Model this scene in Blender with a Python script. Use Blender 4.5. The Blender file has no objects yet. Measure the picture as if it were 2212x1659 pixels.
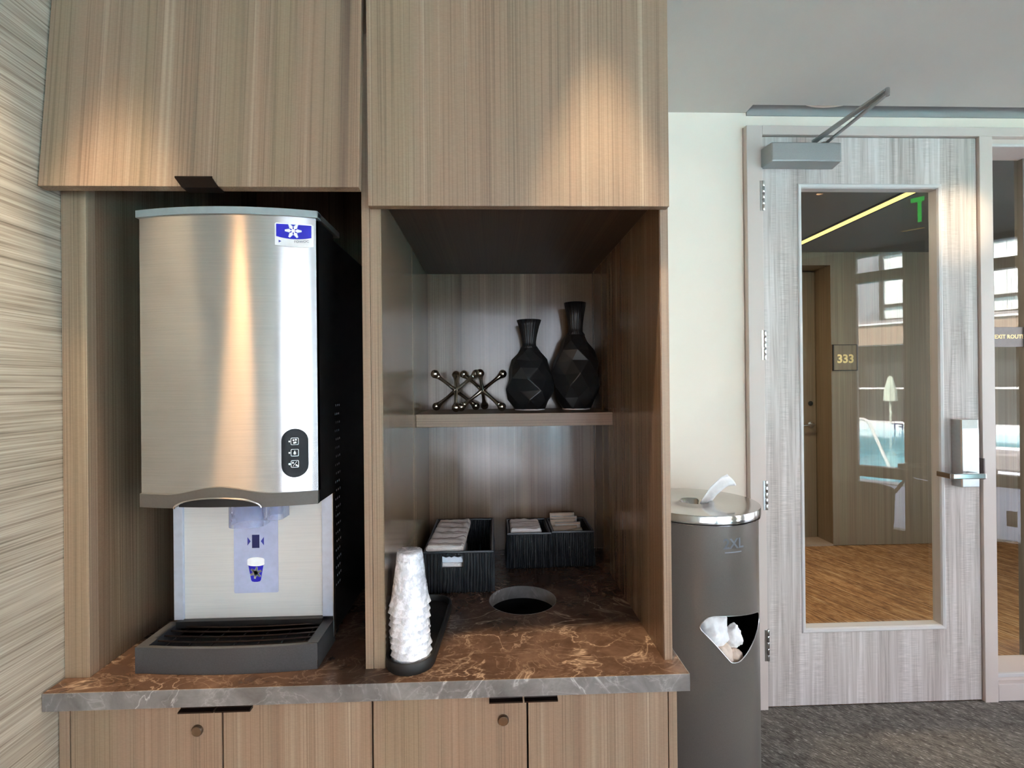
import bpy, bmesh, math, random
from mathutils import Vector, Matrix, noise
random.seed(7)
C = bpy.context.scene
COL = C.collection
PI = math.pi

# ------------------------------------------------------------------ camera, sky, sun, exposure
YAW, PITCH, ROLL, FPX = .0361, .0015, .0101, 1087.6
fw = Vector((math.sin(YAW)*math.cos(PITCH), math.cos(YAW)*math.cos(PITCH), math.sin(PITCH)))
r0 = Vector((math.cos(YAW), -math.sin(YAW), 0)); u0 = r0.cross(fw)
rr = r0*math.cos(ROLL)-u0*math.sin(ROLL); uu = u0*math.cos(ROLL)+r0*math.sin(ROLL)
cam = bpy.data.objects.new('camera', bpy.data.cameras.new('camera')); COL.objects.link(cam)
M = Matrix(((rr.x, uu.x, -fw.x, 0), (rr.y, uu.y, -fw.y, 0), (rr.z, uu.z, -fw.z, 1.38), (0, 0, 0, 1)))
cam.matrix_world = M
cam.data.sensor_width = 36; cam.data.lens = FPX/2212*36; cam.data.clip_start = .02; cam.data.clip_end = 300
C.camera = cam

W = bpy.data.worlds.new('sky'); C.world = W; W.use_nodes = True
nt = W.node_tree; nt.nodes.clear()
sky = nt.nodes.new('ShaderNodeTexSky'); sky.sky_type = 'HOSEK_WILKIE'
sky.sun_direction = Vector((-.62, .25, .75)).normalized(); sky.turbidity = 3.0; sky.ground_albedo = .3
bg = nt.nodes.new('ShaderNodeBackground'); bg.inputs['Strength'].default_value = 17
wo = nt.nodes.new('ShaderNodeOutputWorld')
hz = nt.nodes.new('ShaderNodeMix'); hz.data_type = 'RGBA'; hz.inputs[0].default_value = .45; hz.inputs[7].default_value = (.335, .32, .335, 1)
nt.links.new(sky.outputs[0], hz.inputs[6]); nt.links.new(hz.outputs[2], bg.inputs[0]); nt.links.new(bg.outputs[0], wo.inputs[0])

sun = bpy.data.objects.new('sun', bpy.data.lights.new('sun', 'SUN')); COL.objects.link(sun)
sun.data.energy = 40; sun.data.angle = .01; sun.data.color = (1, .94, .87)
sun.rotation_euler = Vector((-.62, .25, .75)).to_track_quat('Z', 'Y').to_euler()

vs = C.view_settings
vs.view_transform = 'Standard'; vs.look = 'None'; vs.exposure = 1.45; vs.gamma = 1; vs.use_curve_mapping = False
C.cycles.max_bounces = 10; C.cycles.diffuse_bounces = 6; C.cycles.transparent_max_bounces = 24
C.cycles.sample_clamp_indirect = 12; C.cycles.caustics_reflective = False; C.cycles.caustics_refractive = False

WARM = (1, .78, .50)
def spot(name, x, y, z, energy, half, blend, tilt, color=WARM, radius=.025):
    o = bpy.data.objects.new(name, bpy.data.lights.new(name, 'SPOT')); COL.objects.link(o)
    o.location = (x, y, z); d = o.data; o.rotation_euler = (math.radians(tilt), 0, 0)
    d.energy = energy; d.spot_size = 2*math.radians(half); d.spot_blend = blend; d.color = color; d.shadow_soft_size = radius
    return o
# the ceiling downlights (x, y, power, half angle, blend)
DOWN = [(-.655, .755, 62, 15.0, .6, 0), (.205, .785, 55, 14.5, .22, 0), (2.0, 1.25, 20, 11, 1, 62), (-.54, -.04, 330, 24.0, .12, 0)]
for k, (x, y, e, h, b, ti) in enumerate(DOWN): spot('downlight_lamp', x, y, 2.505, e, h, b, ti, (1, .60, .30) if k == 3 else WARM)

# the diagonal window wall: origin and directions (ZW: along it, NW: outwards)
P0 = Vector((3.4775, .1602, 0)); TH = math.radians(47)
E1 = Vector((math.cos(TH), math.sin(TH), 0)); NW = Vector((math.sin(TH), -math.cos(TH), 0))
MW = Matrix(((E1.x, -NW.x, 0, P0.x), (E1.y, -NW.y, 0, P0.y), (0, 0, 1, 0), (0, 0, 0, 1)))   # local x along, y into the room, z up
def wp(s, off, z=0): return P0+E1*s+NW*off+Vector((0, 0, z))
for s0, s1 in ((-6.0, -4.55), (-4.25, -2.8), (-2.5, -1.0), (-.4, 0), (.64, 2.6)):    # daylight portals in the window openings
    L = bpy.data.lights.new('window_portal', 'AREA'); L.shape = 'RECTANGLE'; L.size = s1-s0; L.size_y = 2.4
    o = bpy.data.objects.new('window_portal', L); COL.objects.link(o)
    o.location = wp((s0+s1)/2, .10, 1.3)
    o.rotation_euler = NW.to_track_quat('Z', 'Y').to_euler()
    L.cycles.is_portal = True

# ------------------------------------------------------------------ helpers
class MB:
    def __init__(s, xf=None): s.v = []; s.f = []; s.xf = xf
    def add(s, vs_, fs):
        n = len(s.v); s.v += [Vector(p) for p in vs_]; s.f += [tuple(n+i for i in q) for q in fs]; return s
    def box(s, x0, x1, y0, y1, z0, z1):
        return s.add([(x0, y0, z0), (x1, y0, z0), (x1, y1, z0), (x0, y1, z0), (x0, y0, z1), (x1, y0, z1), (x1, y1, z1), (x0, y1, z1)],
                     [(3, 2, 1, 0), (4, 5, 6, 7), (0, 1, 5, 4), (1, 2, 6, 5), (2, 3, 7, 6), (3, 0, 4, 7)])
    def lathe(s, prof, cx=0, cy=0, n=32, cap=True, rfun=None):
        k = len(prof); vv = []
        for i, (r, z) in enumerate(prof):
            for j in range(n):
                a = 2*PI*j/n; q = r*(rfun(a, i) if rfun else 1)
                vv.append((cx+q*math.cos(a), cy+q*math.sin(a), z))
        ff = [(i*n+j, i*n+(j+1) % n, (i+1)*n+(j+1) % n, (i+1)*n+j) for i in range(k-1) for j in range(n)]
        if cap:
            ff.append(tuple(reversed(range(n)))); ff.append(tuple((k-1)*n+j for j in range(n)))
        return s.add(vv, ff)
    def tube(s, pts, r, n=10, closed=False, rs=None):
        pts = [Vector(p) for p in pts]; m = len(pts); vv = []; up = None
        for i, p in enumerate(pts):
            a = pts[(i-1) % m] if (closed or i) else p; b = pts[(i+1) % m] if (closed or i < m-1) else p
            t = (b-a).normalized()
            if up is None: up = Vector((0, 0, 1)) if abs(t.z) < .9 else Vector((1, 0, 0))
            u = (up-t*up.dot(t)).normalized(); w = t.cross(u); up = u
            q = rs[i] if rs else r
            for j in range(n):
                an = 2*PI*j/n; vv.append(p+(u*math.cos(an)+w*math.sin(an))*q)
        ff = [(i*n+j, i*n+(j+1) % n, ((i+1) % m)*n+(j+1) % n, ((i+1) % m)*n+j) for i in range(m if closed else m-1) for j in range(n)]
        if not closed: ff += [tuple(reversed(range(n))), tuple((m-1)*n+j for j in range(n))]
        return s.add(vv, ff)
    def prism(s, poly, d0, d1, axis='y'):
        # poly of (a,b): axis y -> (x,z), axis z -> (x,y), axis x -> (y,z)
        def P(a, b, d): return (a, d, b) if axis == 'y' else ((a, b, d) if axis == 'z' else (d, a, b))
        n = len(poly)
        return s.add([P(a, b, d0) for a, b in poly]+[P(a, b, d1) for a, b in poly],
                     [tuple(range(n)), tuple(reversed(range(n, 2*n)))]+[(i, i+n, (i+1) % n+n, (i+1) % n) for i in range(n)])
    def sphere(s, c, r, n=16, m=10, sz=1):
        vv = [(c[0], c[1], c[2]-r*sz)]
        for i in range(1, m):
            t = -PI/2+PI*i/m
            for j in range(n):
                a = 2*PI*j/n; vv.append((c[0]+r*math.cos(t)*math.cos(a), c[1]+r*math.cos(t)*math.sin(a), c[2]+r*sz*math.sin(t)))
        vv.append((c[0], c[1], c[2]+r*sz)); e = len(vv)-1
        ff = [(0, 1+(j+1) % n, 1+j) for j in range(n)]
        ff += [(1+i*n+j, 1+i*n+(j+1) % n, 1+(i+1)*n+(j+1) % n, 1+(i+1)*n+j) for i in range(m-2) for j in range(n)]
        ff += [(1+(m-2)*n+j, 1+(m-2)*n+(j+1) % n, e) for j in range(n)]
        return s.add(vv, ff)
    def sheet(s, nx, ny, fn, th=0):
        vv = [fn(i/nx, j/ny) for j in range(ny+1) for i in range(nx+1)]
        return s.add(vv, [(j*(nx+1)+i, j*(nx+1)+i+1, (j+1)*(nx+1)+i+1, (j+1)*(nx+1)+i) for j in range(ny) for i in range(nx)])
    def build(s, name, mat, parent=None, smooth=False, bevel=0, seg=2, sub=0, solid=0, normals=True):
        me = bpy.data.meshes.new(name); o0 = ORG.get(parent.name, Vector((0, 0, 0))) if parent else Vector((0, 0, 0))
        vv = [(s.xf @ p if s.xf else p)-o0 for p in s.v]
        me.from_pydata([tuple(p) for p in vv], [], s.f); me.update()
        if normals:
            bm = bmesh.new(); bm.from_mesh(me); bmesh.ops.recalc_face_normals(bm, faces=bm.faces); bm.to_mesh(me); bm.free()
        me.materials.append(mat)
        if smooth:
            for p in me.polygons: p.use_smooth = True
            if smooth != 'full': me.set_sharp_from_angle(angle=math.radians(40))
        o = bpy.data.objects.new(name, me); COL.objects.link(o); ORG[o.name] = o0
        if parent: o.parent = parent
        if solid: m = o.modifiers.new('solid', 'SOLIDIFY'); m.thickness = solid; m.offset = 0
        if bevel:
            m = o.modifiers.new('bevel', 'BEVEL'); m.width = bevel; m.segments = seg; m.limit_method = 'ANGLE'; m.angle_limit = math.radians(35)
        if sub: m = o.modifiers.new('sub', 'SUBSURF'); m.levels = sub; m.render_levels = sub
        return o
ORG = {}
def tag(o, label=None, cat=None, group=None, kind=None):
    if label: o['label'] = label
    if cat: o['category'] = cat
    if group: o['group'] = group
    if kind: o['kind'] = kind
    return o
def thing(name, label, cat, loc, group=None):
    o = bpy.data.objects.new(name, None); COL.objects.link(o); o.location = loc; o.empty_display_size = .05
    ORG[o.name] = Vector(loc); return tag(o, label, cat, group)
def B(name, mat, parent, *b, bevel=.0008, xf=None, **k): return MB(xf).box(*b).build(name, mat, parent, bevel=bevel, **k)
def S(o, label=None): return tag(o, label, kind='structure')
def dup(root, loc, label=None, group=None, rot=None):
    r = root.copy(); COL.objects.link(r); r.location = loc
    if rot is not None: r.rotation_euler = rot
    if label: r['label'] = label
    if group: r['group'] = group
    for ch in list(root.children):
        c = ch.copy(); COL.objects.link(c); c.parent = r
        for g in list(ch.children):
            d = g.copy(); COL.objects.link(d); d.parent = c
    return r
def text(name, body, size, mat, parent, org, ax, ay, ext=.0004, align='CENTER', space=1.0, sx=1.0, bold=0):
    cu = bpy.data.curves.new(name, 'FONT'); cu.body = body; cu.size = size; cu.align_x = align; cu.align_y = 'CENTER'
    cu.extrude = ext; cu.space_character = space; cu.resolution_u = 3; cu.offset = bold
    t = bpy.data.objects.new('t', cu); COL.objects.link(t); bpy.context.view_layer.update()
    me = bpy.data.meshes.new_from_object(t.evaluated_get(bpy.context.evaluated_depsgraph_get())); bpy.data.objects.remove(t)
    ax = Vector(ax); ay = Vector(ay); az = ax.cross(ay); o0 = ORG.get(parent.name, Vector((0, 0, 0)))
    for v in me.vertices: v.co = Vector(org)-o0+ax*v.co.x*sx+ay*v.co.y+az*v.co.z
    me.materials.clear(); me.materials.append(mat); me.name = name
    o = bpy.data.objects.new(name, me); COL.objects.link(o); ORG[o.name] = o0; o.parent = parent
    return o
def roundpoly(x0, x1, z0, z1, r, n=6):
    out = []
    for cx, cz, a0 in ((x1-r, z1-r, 0), (x0+r, z1-r, 90), (x0+r, z0+r, 180), (x1-r, z0+r, 270)):
        for i in range(n+1):
            a = math.radians(a0+90*i/n); out.append((cx+r*math.cos(a), cz+r*math.sin(a)))
    return out

# ------------------------------------------------------------------ materials
def srgb(r, g, b): return tuple(((c/255)/12.92 if c/255 <= .04045 else ((c/255+.055)/1.055)**2.4) for c in (r, g, b))+(1,)
class N:
    def __init__(s, name):
        s.m = bpy.data.materials.new(name); s.m.use_nodes = True; s.t = s.m.node_tree; s.t.nodes.clear()
        s.out = s.n('ShaderNodeOutputMaterial'); s.p = s.n('ShaderNodeBsdfPrincipled'); s.l(s.p.outputs[0], s.out.inputs[0])
    def n(s, t, **k):
        q = s.t.nodes.new(t)
        for a, b in k.items(): setattr(q, a, b)
        return q
    def l(s, a, b): s.t.links.new(a, b)
    def set(s, **k):
        for a, b in k.items(): s.p.inputs[a.replace('_', ' ')].default_value = b
        return s
    def coord(s, sc, rot=(0, 0, 0), kind='Object'):
        tc = s.n('ShaderNodeTexCoord'); mp = s.n('ShaderNodeMapping'); s.l(tc.outputs[kind], mp.inputs[0])
        mp.inputs['Scale'].default_value = sc; mp.inputs['Rotation'].default_value = rot; return mp.outputs[0]
    def noise(s, vec, scale=1, detail=4, rough=.6, dist=0):
        q = s.n('ShaderNodeTexNoise'); s.l(vec, q.inputs['Vector'])
        q.inputs['Scale'].default_value = scale; q.inputs['Detail'].default_value = detail; q.inputs['Roughness'].default_value = rough; q.inputs['Distortion'].default_value = dist
        return q.outputs['Fac']
    def ramp(s, fac, stops, interp='LINEAR'):
        q = s.n('ShaderNodeValToRGB'); s.l(fac, q.inputs[0]); e = q.color_ramp.elements; q.color_ramp.interpolation = interp
        while len(e) < len(stops): e.new(.5)
        for i, (p, c) in enumerate(stops): e[i].position = p; e[i].color = c if len(c) == 4 else (*c, 1)
        return q.outputs[0]
    def math(s, op, a, b=None, clamp=False):
        q = s.n('ShaderNodeMath', operation=op, use_clamp=clamp)
        for i, v in enumerate((a, b)):
            if v is None: continue
            if isinstance(v, (int, float)): q.inputs[i].default_value = v
            else: s.l(v, q.inputs[i])
        return q.outputs[0]
    def mix(s, fac, a, b, mode='MIX'):
        q = s.n('ShaderNodeMix', data_type='RGBA', blend_type=mode)
        for i, v in ((0, fac), (6, a), (7, b)):
            if isinstance(v, (int, float)): q.inputs[i].default_value = v
            elif isinstance(v, tuple): q.inputs[i].default_value = v
            else: s.l(v, q.inputs[i])
        return q.outputs[2]
    def col(s, c): s.l(c, s.p.inputs['Base Color']); return s
    def bump(s, h, strength=.2, dist=.001):
        q = s.n('ShaderNodeBump'); q.inputs['Strength'].default_value = strength; q.inputs['Distance'].default_value = dist
        s.l(h, q.inputs['Height']); s.l(q.outputs[0], s.p.inputs['Normal']); return s
def plain(name, c, rough=.5, metal=0, noise_amt=.06, scale=60, **k):
    a = N(name); a.set(Roughness=rough, Metallic=metal, **k)
    f = a.noise(a.coord((scale,)*3), 1, 3)
    d = tuple(min(1, x*(1-noise_amt)) for x in c[:3])+(1,); e = tuple(min(1, x*(1+noise_amt)) for x in c[:3])+(1,)
    a.col(a.ramp(f, [(.3, d), (.7, e)])); return a.m
def wood(name, dark, mid, light, axis='z', rough=.42, spec=.5, seed=0):
    a = N(name)
    def v(k, st, off=0):
        t_ = k*st; sc = {'z': (k, k, t_), 'x': (t_, k, k), 'y': (k, t_, k)}[axis]
        tc = a.n('ShaderNodeTexCoord'); mp = a.n('ShaderNodeMapping'); a.l(tc.outputs['Object'], mp.inputs[0]); mp.inputs['Scale'].default_value = sc; mp.inputs['Location'].default_value = (off, off*1.3, off*.7); return mp.outputs[0]
    broad = a.noise(v(11, .012, 3.1+seed), 1, 2, .5, .1); mid_ = a.noise(v(42, .006, 7.7+seed), 1, 4, .62, .1); fine = a.noise(v(330, .004, 1.3), 1, 2, .6); hue = a.noise(v(17, .01, 11.9+seed), 1, 2)
    tone = a.math('ADD', a.math('MULTIPLY', broad, .5), a.math('MULTIPLY', mid_, .5))
    base = a.ramp(tone, [(.33, dark), (.45, mid), (.54, mid), (.66, light)])
    base = a.mix(.55, base, a.ramp(hue, [(.36, (1.07, .95, .93)), (.5, (1, 1, 1)), (.64, (.95, 1.0, .93))]), 'MULTIPLY')
    line = a.ramp(fine, [(.36, (.62, .58, .56)), (.48, (1, 1, 1)), (.64, (1.10, 1.10, 1.10))])
    c = a.mix(.7, base, line, 'MULTIPLY')
    flake = a.noise(a.coord({'z': (150, 150, 420), 'x': (420, 150, 150), 'y': (150, 420, 150)}[axis]), 1, 2, .5)
    c = a.mix(.14, c, a.ramp(flake, [(.42, (.7, .7, .7)), (.6, (1.15, 1.15, 1.15))]), 'MULTIPLY')
    a.col(c); a.set(Roughness=rough); a.p.inputs['Specular IOR Level'].default_value = spec
    a.bump(fine, .08, .0003); return a.m
WD = (srgb(104, 86, 72), srgb(141, 119, 99), srgb(176, 156, 135))
M_wood = wood('wood_laminate', *WD)
M_wood_x = wood('wood_laminate_across', *WD, axis='x')
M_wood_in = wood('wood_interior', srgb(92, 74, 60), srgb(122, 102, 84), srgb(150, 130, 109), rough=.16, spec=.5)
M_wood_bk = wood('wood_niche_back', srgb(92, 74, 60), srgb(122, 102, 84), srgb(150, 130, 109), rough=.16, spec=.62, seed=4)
M_wood_shaded = wood('wood_soffit_shaded', srgb(52, 41, 34), srgb(66, 53, 44), srgb(82, 67, 56), axis='y', rough=.5)  # darkened laminate, the shade under the niche top is in its colour
M_corr_wood = wood('corridor_wood', srgb(114, 98, 78), srgb(126, 110, 89), srgb(138, 121, 99), rough=.5)

def door_wood():
    a = N('grey_oak'); g = a.noise(a.coord((55, 55, 1.6)), 1, 5, .65, .6); b = a.noise(a.coord((9, 9, .5)), 1, 3, .5, .3)
    saw = a.noise(a.coord((16, 16, 330)), 1, 3, .7); msk = a.noise(a.coord((14, 14, 3)), 1, 2)
    t = a.math('ADD', a.math('MULTIPLY', g, .6), a.math('MULTIPLY', b, .4))
    c = a.ramp(t, [(.33, srgb(148, 136, 128)), (.48, srgb(192, 181, 174)), (.62, srgb(218, 209, 204))])
    s_ = a.ramp(saw, [(.40, (.80, .79, .78)), (.52, (1, 1, 1)), (.64, (1.2, 1.2, 1.2))])
    m_ = a.ramp(msk, [(.42, (0, 0, 0)), (.6, (1, 1, 1))])
    a.col(a.mix(a.math('MULTIPLY', m_, .8), c, a.mix(1.0, c, s_, 'MULTIPLY'))); a.set(Roughness=.5); a.bump(saw, .1, .0004); return a.m
M_door = door_wood()

def wallpaper():
    a = N('grasscloth_wallpaper'); f = a.noise(a.coord((1, 2.2, 300)), 1, 4, .6, .12); g = a.noise(a.coord((1, 3.5, 95)), 1, 3, .6, .12); h = a.noise(a.coord((3, 3, 3)), 1, 2)
    t = a.math('ADD', a.math('MULTIPLY', f, .6), a.math('MULTIPLY', g, .4))
    c = a.ramp(t, [(.36, srgb(112, 102, 90)), (.48, srgb(158, 147, 132)), (.60, srgb(184, 174, 160))])
    a.col(a.mix(.25, c, a.ramp(h, [(.3, (.85, .85, .85)), (.7, (1.1, 1.1, 1.1))]), 'MULTIPLY')); a.set(Roughness=.7); a.bump(t, .35, .0015); return a.m
M_paper = wallpaper()

def marble(name, d, m, l, vein, rough, coat=0):
    a = N(name); v0 = a.coord((1, 1, 1)); n1 = a.noise(v0, 5, 6, .62, .8); n2 = a.noise(v0, 14, 5, .7, .6)
    base = a.ramp(a.math('ADD', a.math('MULTIPLY', n1, .6), a.math('MULTIPLY', n2, .4)), [(.36, d), (.5, m), (.64, l)])
    def veins(sc, w, off):
        q = a.noise(a.coord((1, 1.5, 1), (off, off*.7, .6+off)), sc, 5, .55, 1.1)
        return a.ramp(a.math('ABSOLUTE', a.math('SUBTRACT', q, .5)), [(0, (1, 1, 1)), (w, (.25, .25, .25)), (w*3, (0, 0, 0))])
    msk = a.ramp(a.noise(v0, 7, 3, .5), [(.42, (0, 0, 0)), (.62, (1, 1, 1))])
    c = a.mix(a.math('MULTIPLY', veins(4.5, .006, .2), a.math('MULTIPLY', msk, .65)), base, vein)
    c = a.mix(a.math('MULTIPLY', veins(11, .010, 1.3), .17), c, vein)
    a.col(c); a.set(Roughness=rough); a.p.inputs['Coat Weight'].default_value = coat; return a.m
M_marble = marble('brown_marble', srgb(60, 44, 37), srgb(80, 60, 49), srgb(104, 82, 69), srgb(196, 170, 148), .26)
M_edge = marble('grey_marble_edge', srgb(84, 81, 79), srgb(112, 109, 108), srgb(142, 139, 138), srgb(205, 203, 202), .45)

def carpet(name, d, m, l, ang, st, hi, strip=0):
    a = N(name)
    def v(kx, ky):      # rotated first, then stretched: threads run along local y
        tc = a.n('ShaderNodeTexCoord'); mp = a.n('ShaderNodeMapping', vector_type='TEXTURE'); a.l(tc.outputs['Object'], mp.inputs[0])
        mp.inputs['Rotation'].default_value = (0, 0, ang); mp.inputs['Scale'].default_value = (1/kx, 1/ky, 1); return mp.outputs[0]
    f = a.noise(v(st*8, st*2), 1, 4, .65, .2); g = a.noise(v(st*1.5, st*.5), 1, 3); fl = a.noise(v(st*9, st*(2.2 if not strip else .35)), 1, 2, .5)
    c = a.ramp(a.math('ADD', a.math('MULTIPLY', f, .65), a.math('MULTIPLY', g, .35)), [(.36, d), (.5, m), (.64, l)])
    if strip:
        q = a.noise(v(st*5, st*.12), 1, 3, .6); c = a.mix(.8, c, a.ramp(q, [(.36, (.55, .52, .5)), (.5, (1, 1, 1)), (.64, (1.3, 1.28, 1.25))]), 'MULTIPLY')
    c = a.mix(a.ramp(fl, [(.62, (0, 0, 0)), (.68, (.7, .7, .7))]), c, hi)
    a.col(c); a.set(Roughness=.95); a.p.inputs['Specular IOR Level'].default_value = .1; a.bump(f, .6, .004); return a.m
M_carpet = carpet('flecked_carpet', srgb(76, 70, 63), srgb(112, 105, 96), srgb(148, 140, 130), math.radians(40), 20, srgb(198, 190, 178))
M_carpet2 = carpet('striped_brown_carpet', srgb(112, 80, 54), srgb(156, 114, 76), srgb(186, 146, 104), math.radians(17.5), 9, srgb(220, 185, 140), 1)

def paint(name, c, bump=.15, rough=.75):
    a = N(name); f = a.noise(a.coord((220,)*3), 1, 3); b = a.noise(a.coord((3,)*3), 1, 2)
    a.col(a.ramp(b, [(.3, tuple(x*.97 for x in c[:3])), (.7, c)])); a.set(Roughness=rough); a.bump(f, bump, .0006); return a.m
M_white = paint('off_white_paint', srgb(242, 228, 212))
M_ceil = paint('ceiling_paint', srgb(200, 194, 187), .6)
M_ceil2 = paint('corridor_ceiling_paint', srgb(105, 106, 102), .2)
M_frame = paint('door_frame_paint', srgb(206, 192, 183), .05, .45)
M_bead = paint('glazing_bead_paint', srgb(205, 200, 196), .03, .35)
M_recess_shade = paint('painted_recess_shade', srgb(158, 158, 154), .2)  # grey that puts the shade of the ceiling recess into the colour
M_darkwall = paint('dark_wall_paint', srgb(120, 115, 108))
M_black = plain('black_plastic', srgb(20, 20, 21), .4)
M_gloss = plain('glossy_black_panel', srgb(8, 8, 10), .2); M_gloss.node_tree.nodes['Principled BSDF'].inputs['Specular IOR Level'].default_value = .12
M_lid = plain('lid_steel', srgb(192, 190, 184), .16, 1, .03)
M_matte = plain('black_matte', srgb(16, 17, 18), .55)
M_gap = plain('black_liner', srgb(9, 9, 9), .8)
M_mullion = plain('dark_bronze_metal', srgb(52, 49, 45), .4, .3)
M_charcoal = plain('charcoal_plastic', srgb(58, 58, 60), .48, scale=400, noise_amt=.18)
M_bezel = plain('dark_grey_plastic', srgb(82, 77, 73), .42, scale=200)
M_cap = plain('grey_cap_plastic', srgb(140, 150, 152), .45)
M_chrome = plain('chrome', srgb(205, 205, 205), .13, 1, .03)
M_nickel = plain('polished_nickel', srgb(196, 188, 176), .10, 1, .03)
M_satin = plain('satin_steel', srgb(188, 186, 182), .28, 1, .05)
M_closer = plain('silver_paint', srgb(160, 162, 160), .42, .5, .05, 300)
M_plate = plain('pale_satin_steel', srgb(222, 226, 228), .34, .75, .03)
M_gold = plain('gold_letters', srgb(225, 195, 140), .3, .6)
M_bronze = plain('dark_bronze_pull', srgb(44, 34, 30), .3, .7)
M_lockcyl = plain('dark_brass', srgb(120, 105, 90), .3, .9)
M_blue = plain('royal_blue_print', srgb(10, 8, 175), .35)
M_navy = plain('navy_print', srgb(12, 30, 88), .3)
M_blue2 = plain('indigo_print', srgb(48, 52, 150), .4)
M_wh = plain('white_print', srgb(245, 245, 248), .4)
M_decal = plain('lavender_label', srgb(172, 178, 208), .4)
M_greyprint = plain('grey_print', srgb(120, 120, 128), .4)
M_badge = plain('silver_badge', srgb(222, 220, 220), .3, .4)
M_flange = plain('zinc_flange', srgb(190, 198, 215), .4, .5)
M_vase = plain('black_ceramic', srgb(36, 36, 37), .36, scale=150)
M_basket = plain('black_paper_rope', srgb(42, 46, 50), .28, scale=180, noise_amt=.25)
M_bin = plain('grey_brown_enamel', srgb(116, 109, 102), .28, .35, .06, 300)
M_greige = plain('greige_plate', srgb(120, 108, 104), .5)
M_tissue = plain('white_tissue', srgb(242, 238, 236), .8)
M_tissue2 = plain('beige_tissue', srgb(228, 206, 188), .8)
M_paperw = plain('cream_sachet_paper', srgb(238, 222, 205), .55)
M_rope = plain('jute_rope', srgb(95, 82, 66), .9, scale=300, noise_amt=.3)
M_bounce = plain('pale_paving', srgb(205, 211, 220), .8, scale=2)
M_coping = plain('white_coping', srgb(225, 224, 218), .6)
M_tan = plain('tan_render', srgb(150, 128, 110), .8)
M_panel = plain('grey_cladding', srgb(142, 143, 146), .35, .3, .25, 1.2)
M_curtain = plain('white_curtain', srgb(232, 236, 228), .8)
M_ledge = plain('grey_ledge', srgb(140, 136, 136), .6)
M_darkglass = plain('dark_shop_glass', srgb(52, 54, 54), .12, 0, .3, 1.5)
M_green_off = plain('pale_green_umbrella', srgb(175, 182, 165), .7)

def emis(name, c, s):
    a = N(name); e = a.n('ShaderNodeEmission'); e.inputs[0].default_value = c; e.inputs[1].default_value = s
    f = a.noise(a.coord((8,)*3), 1, 1); a.l(a.mix(f, c, tuple(min(1, x*1.05) for x in c[:3])+(1,)), e.inputs[0])
    a.l(e.outputs[0], a.out.inputs[0]); return a.m
M_led = emis('warm_led', (1, .72, .20, 1), .85)
M_exit = emis('green_exit_letters', (.02, .9, .08, 1), 2.2)
M_lamp = emis('warm_lamp', (1, .6, .3, 1), 6)
M_dot = emis('cyan_indicator', (.5, .95, 1, 1), 2)
def thin_glass(name, k, tint):
    a = N(name); fr = a.n('ShaderNodeFresnel'); fr.inputs[0].default_value = 1.5; ge = a.n('ShaderNodeNewGeometry')
    f = a.math('MULTIPLY', a.math('MULTIPLY', fr.outputs[0], k), a.math('SUBTRACT', 1, ge.outputs['Backfacing']), True)
    tr = a.n('ShaderNodeBsdfTransparent'); tr.inputs[0].default_value = tint; gl = a.n('ShaderNodeBsdfGlossy'); gl.inputs['Roughness'].default_value = 0
    mx = a.n('ShaderNodeMixShader'); a.l(f, mx.inputs[0]); a.l(tr.outputs[0], mx.inputs[1]); a.l(gl.outputs[0], mx.inputs[2]); a.l(mx.outputs[0], a.out.inputs[0]); return a.m
M_glass = thin_glass('double_glazing', 1.25, (.93, .96, .94, 1))
M_wglass = thin_glass('window_glass', 1.2, (.98, .98, .98, 1))
M_acrylic = thin_glass('clear_acrylic', 4, (.9, .95, .9, 1))
def film(name, tint, white, opac, rough):
    a = N(name); a.set(Roughness=rough); a.p.inputs['Base Color'].default_value = white; a.p.inputs['Specular IOR Level'].default_value = .8
    tr = a.n('ShaderNodeBsdfTransparent'); tr.inputs[0].default_value = tint; mx = a.n('ShaderNodeMixShader'); lw = a.n('ShaderNodeLayerWeight'); lw.inputs[0].default_value = .4
    wv = a.noise(a.coord((55,)*3), 1, 4, .6); f = a.math('ADD', a.math('MULTIPLY', lw.outputs['Facing'], .5), a.math('MULTIPLY', wv, opac), True)
    a.l(f, mx.inputs[0]); a.l(tr.outputs[0], mx.inputs[1]); a.l(a.p.outputs[0], mx.inputs[2]); a.l(mx.outputs[0], a.out.inputs[0]); return a.m
M_chute = film('clear_chute_plastic', (.86, .88, .95, 1), srgb(190, 196, 220), .35, .15)
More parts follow.
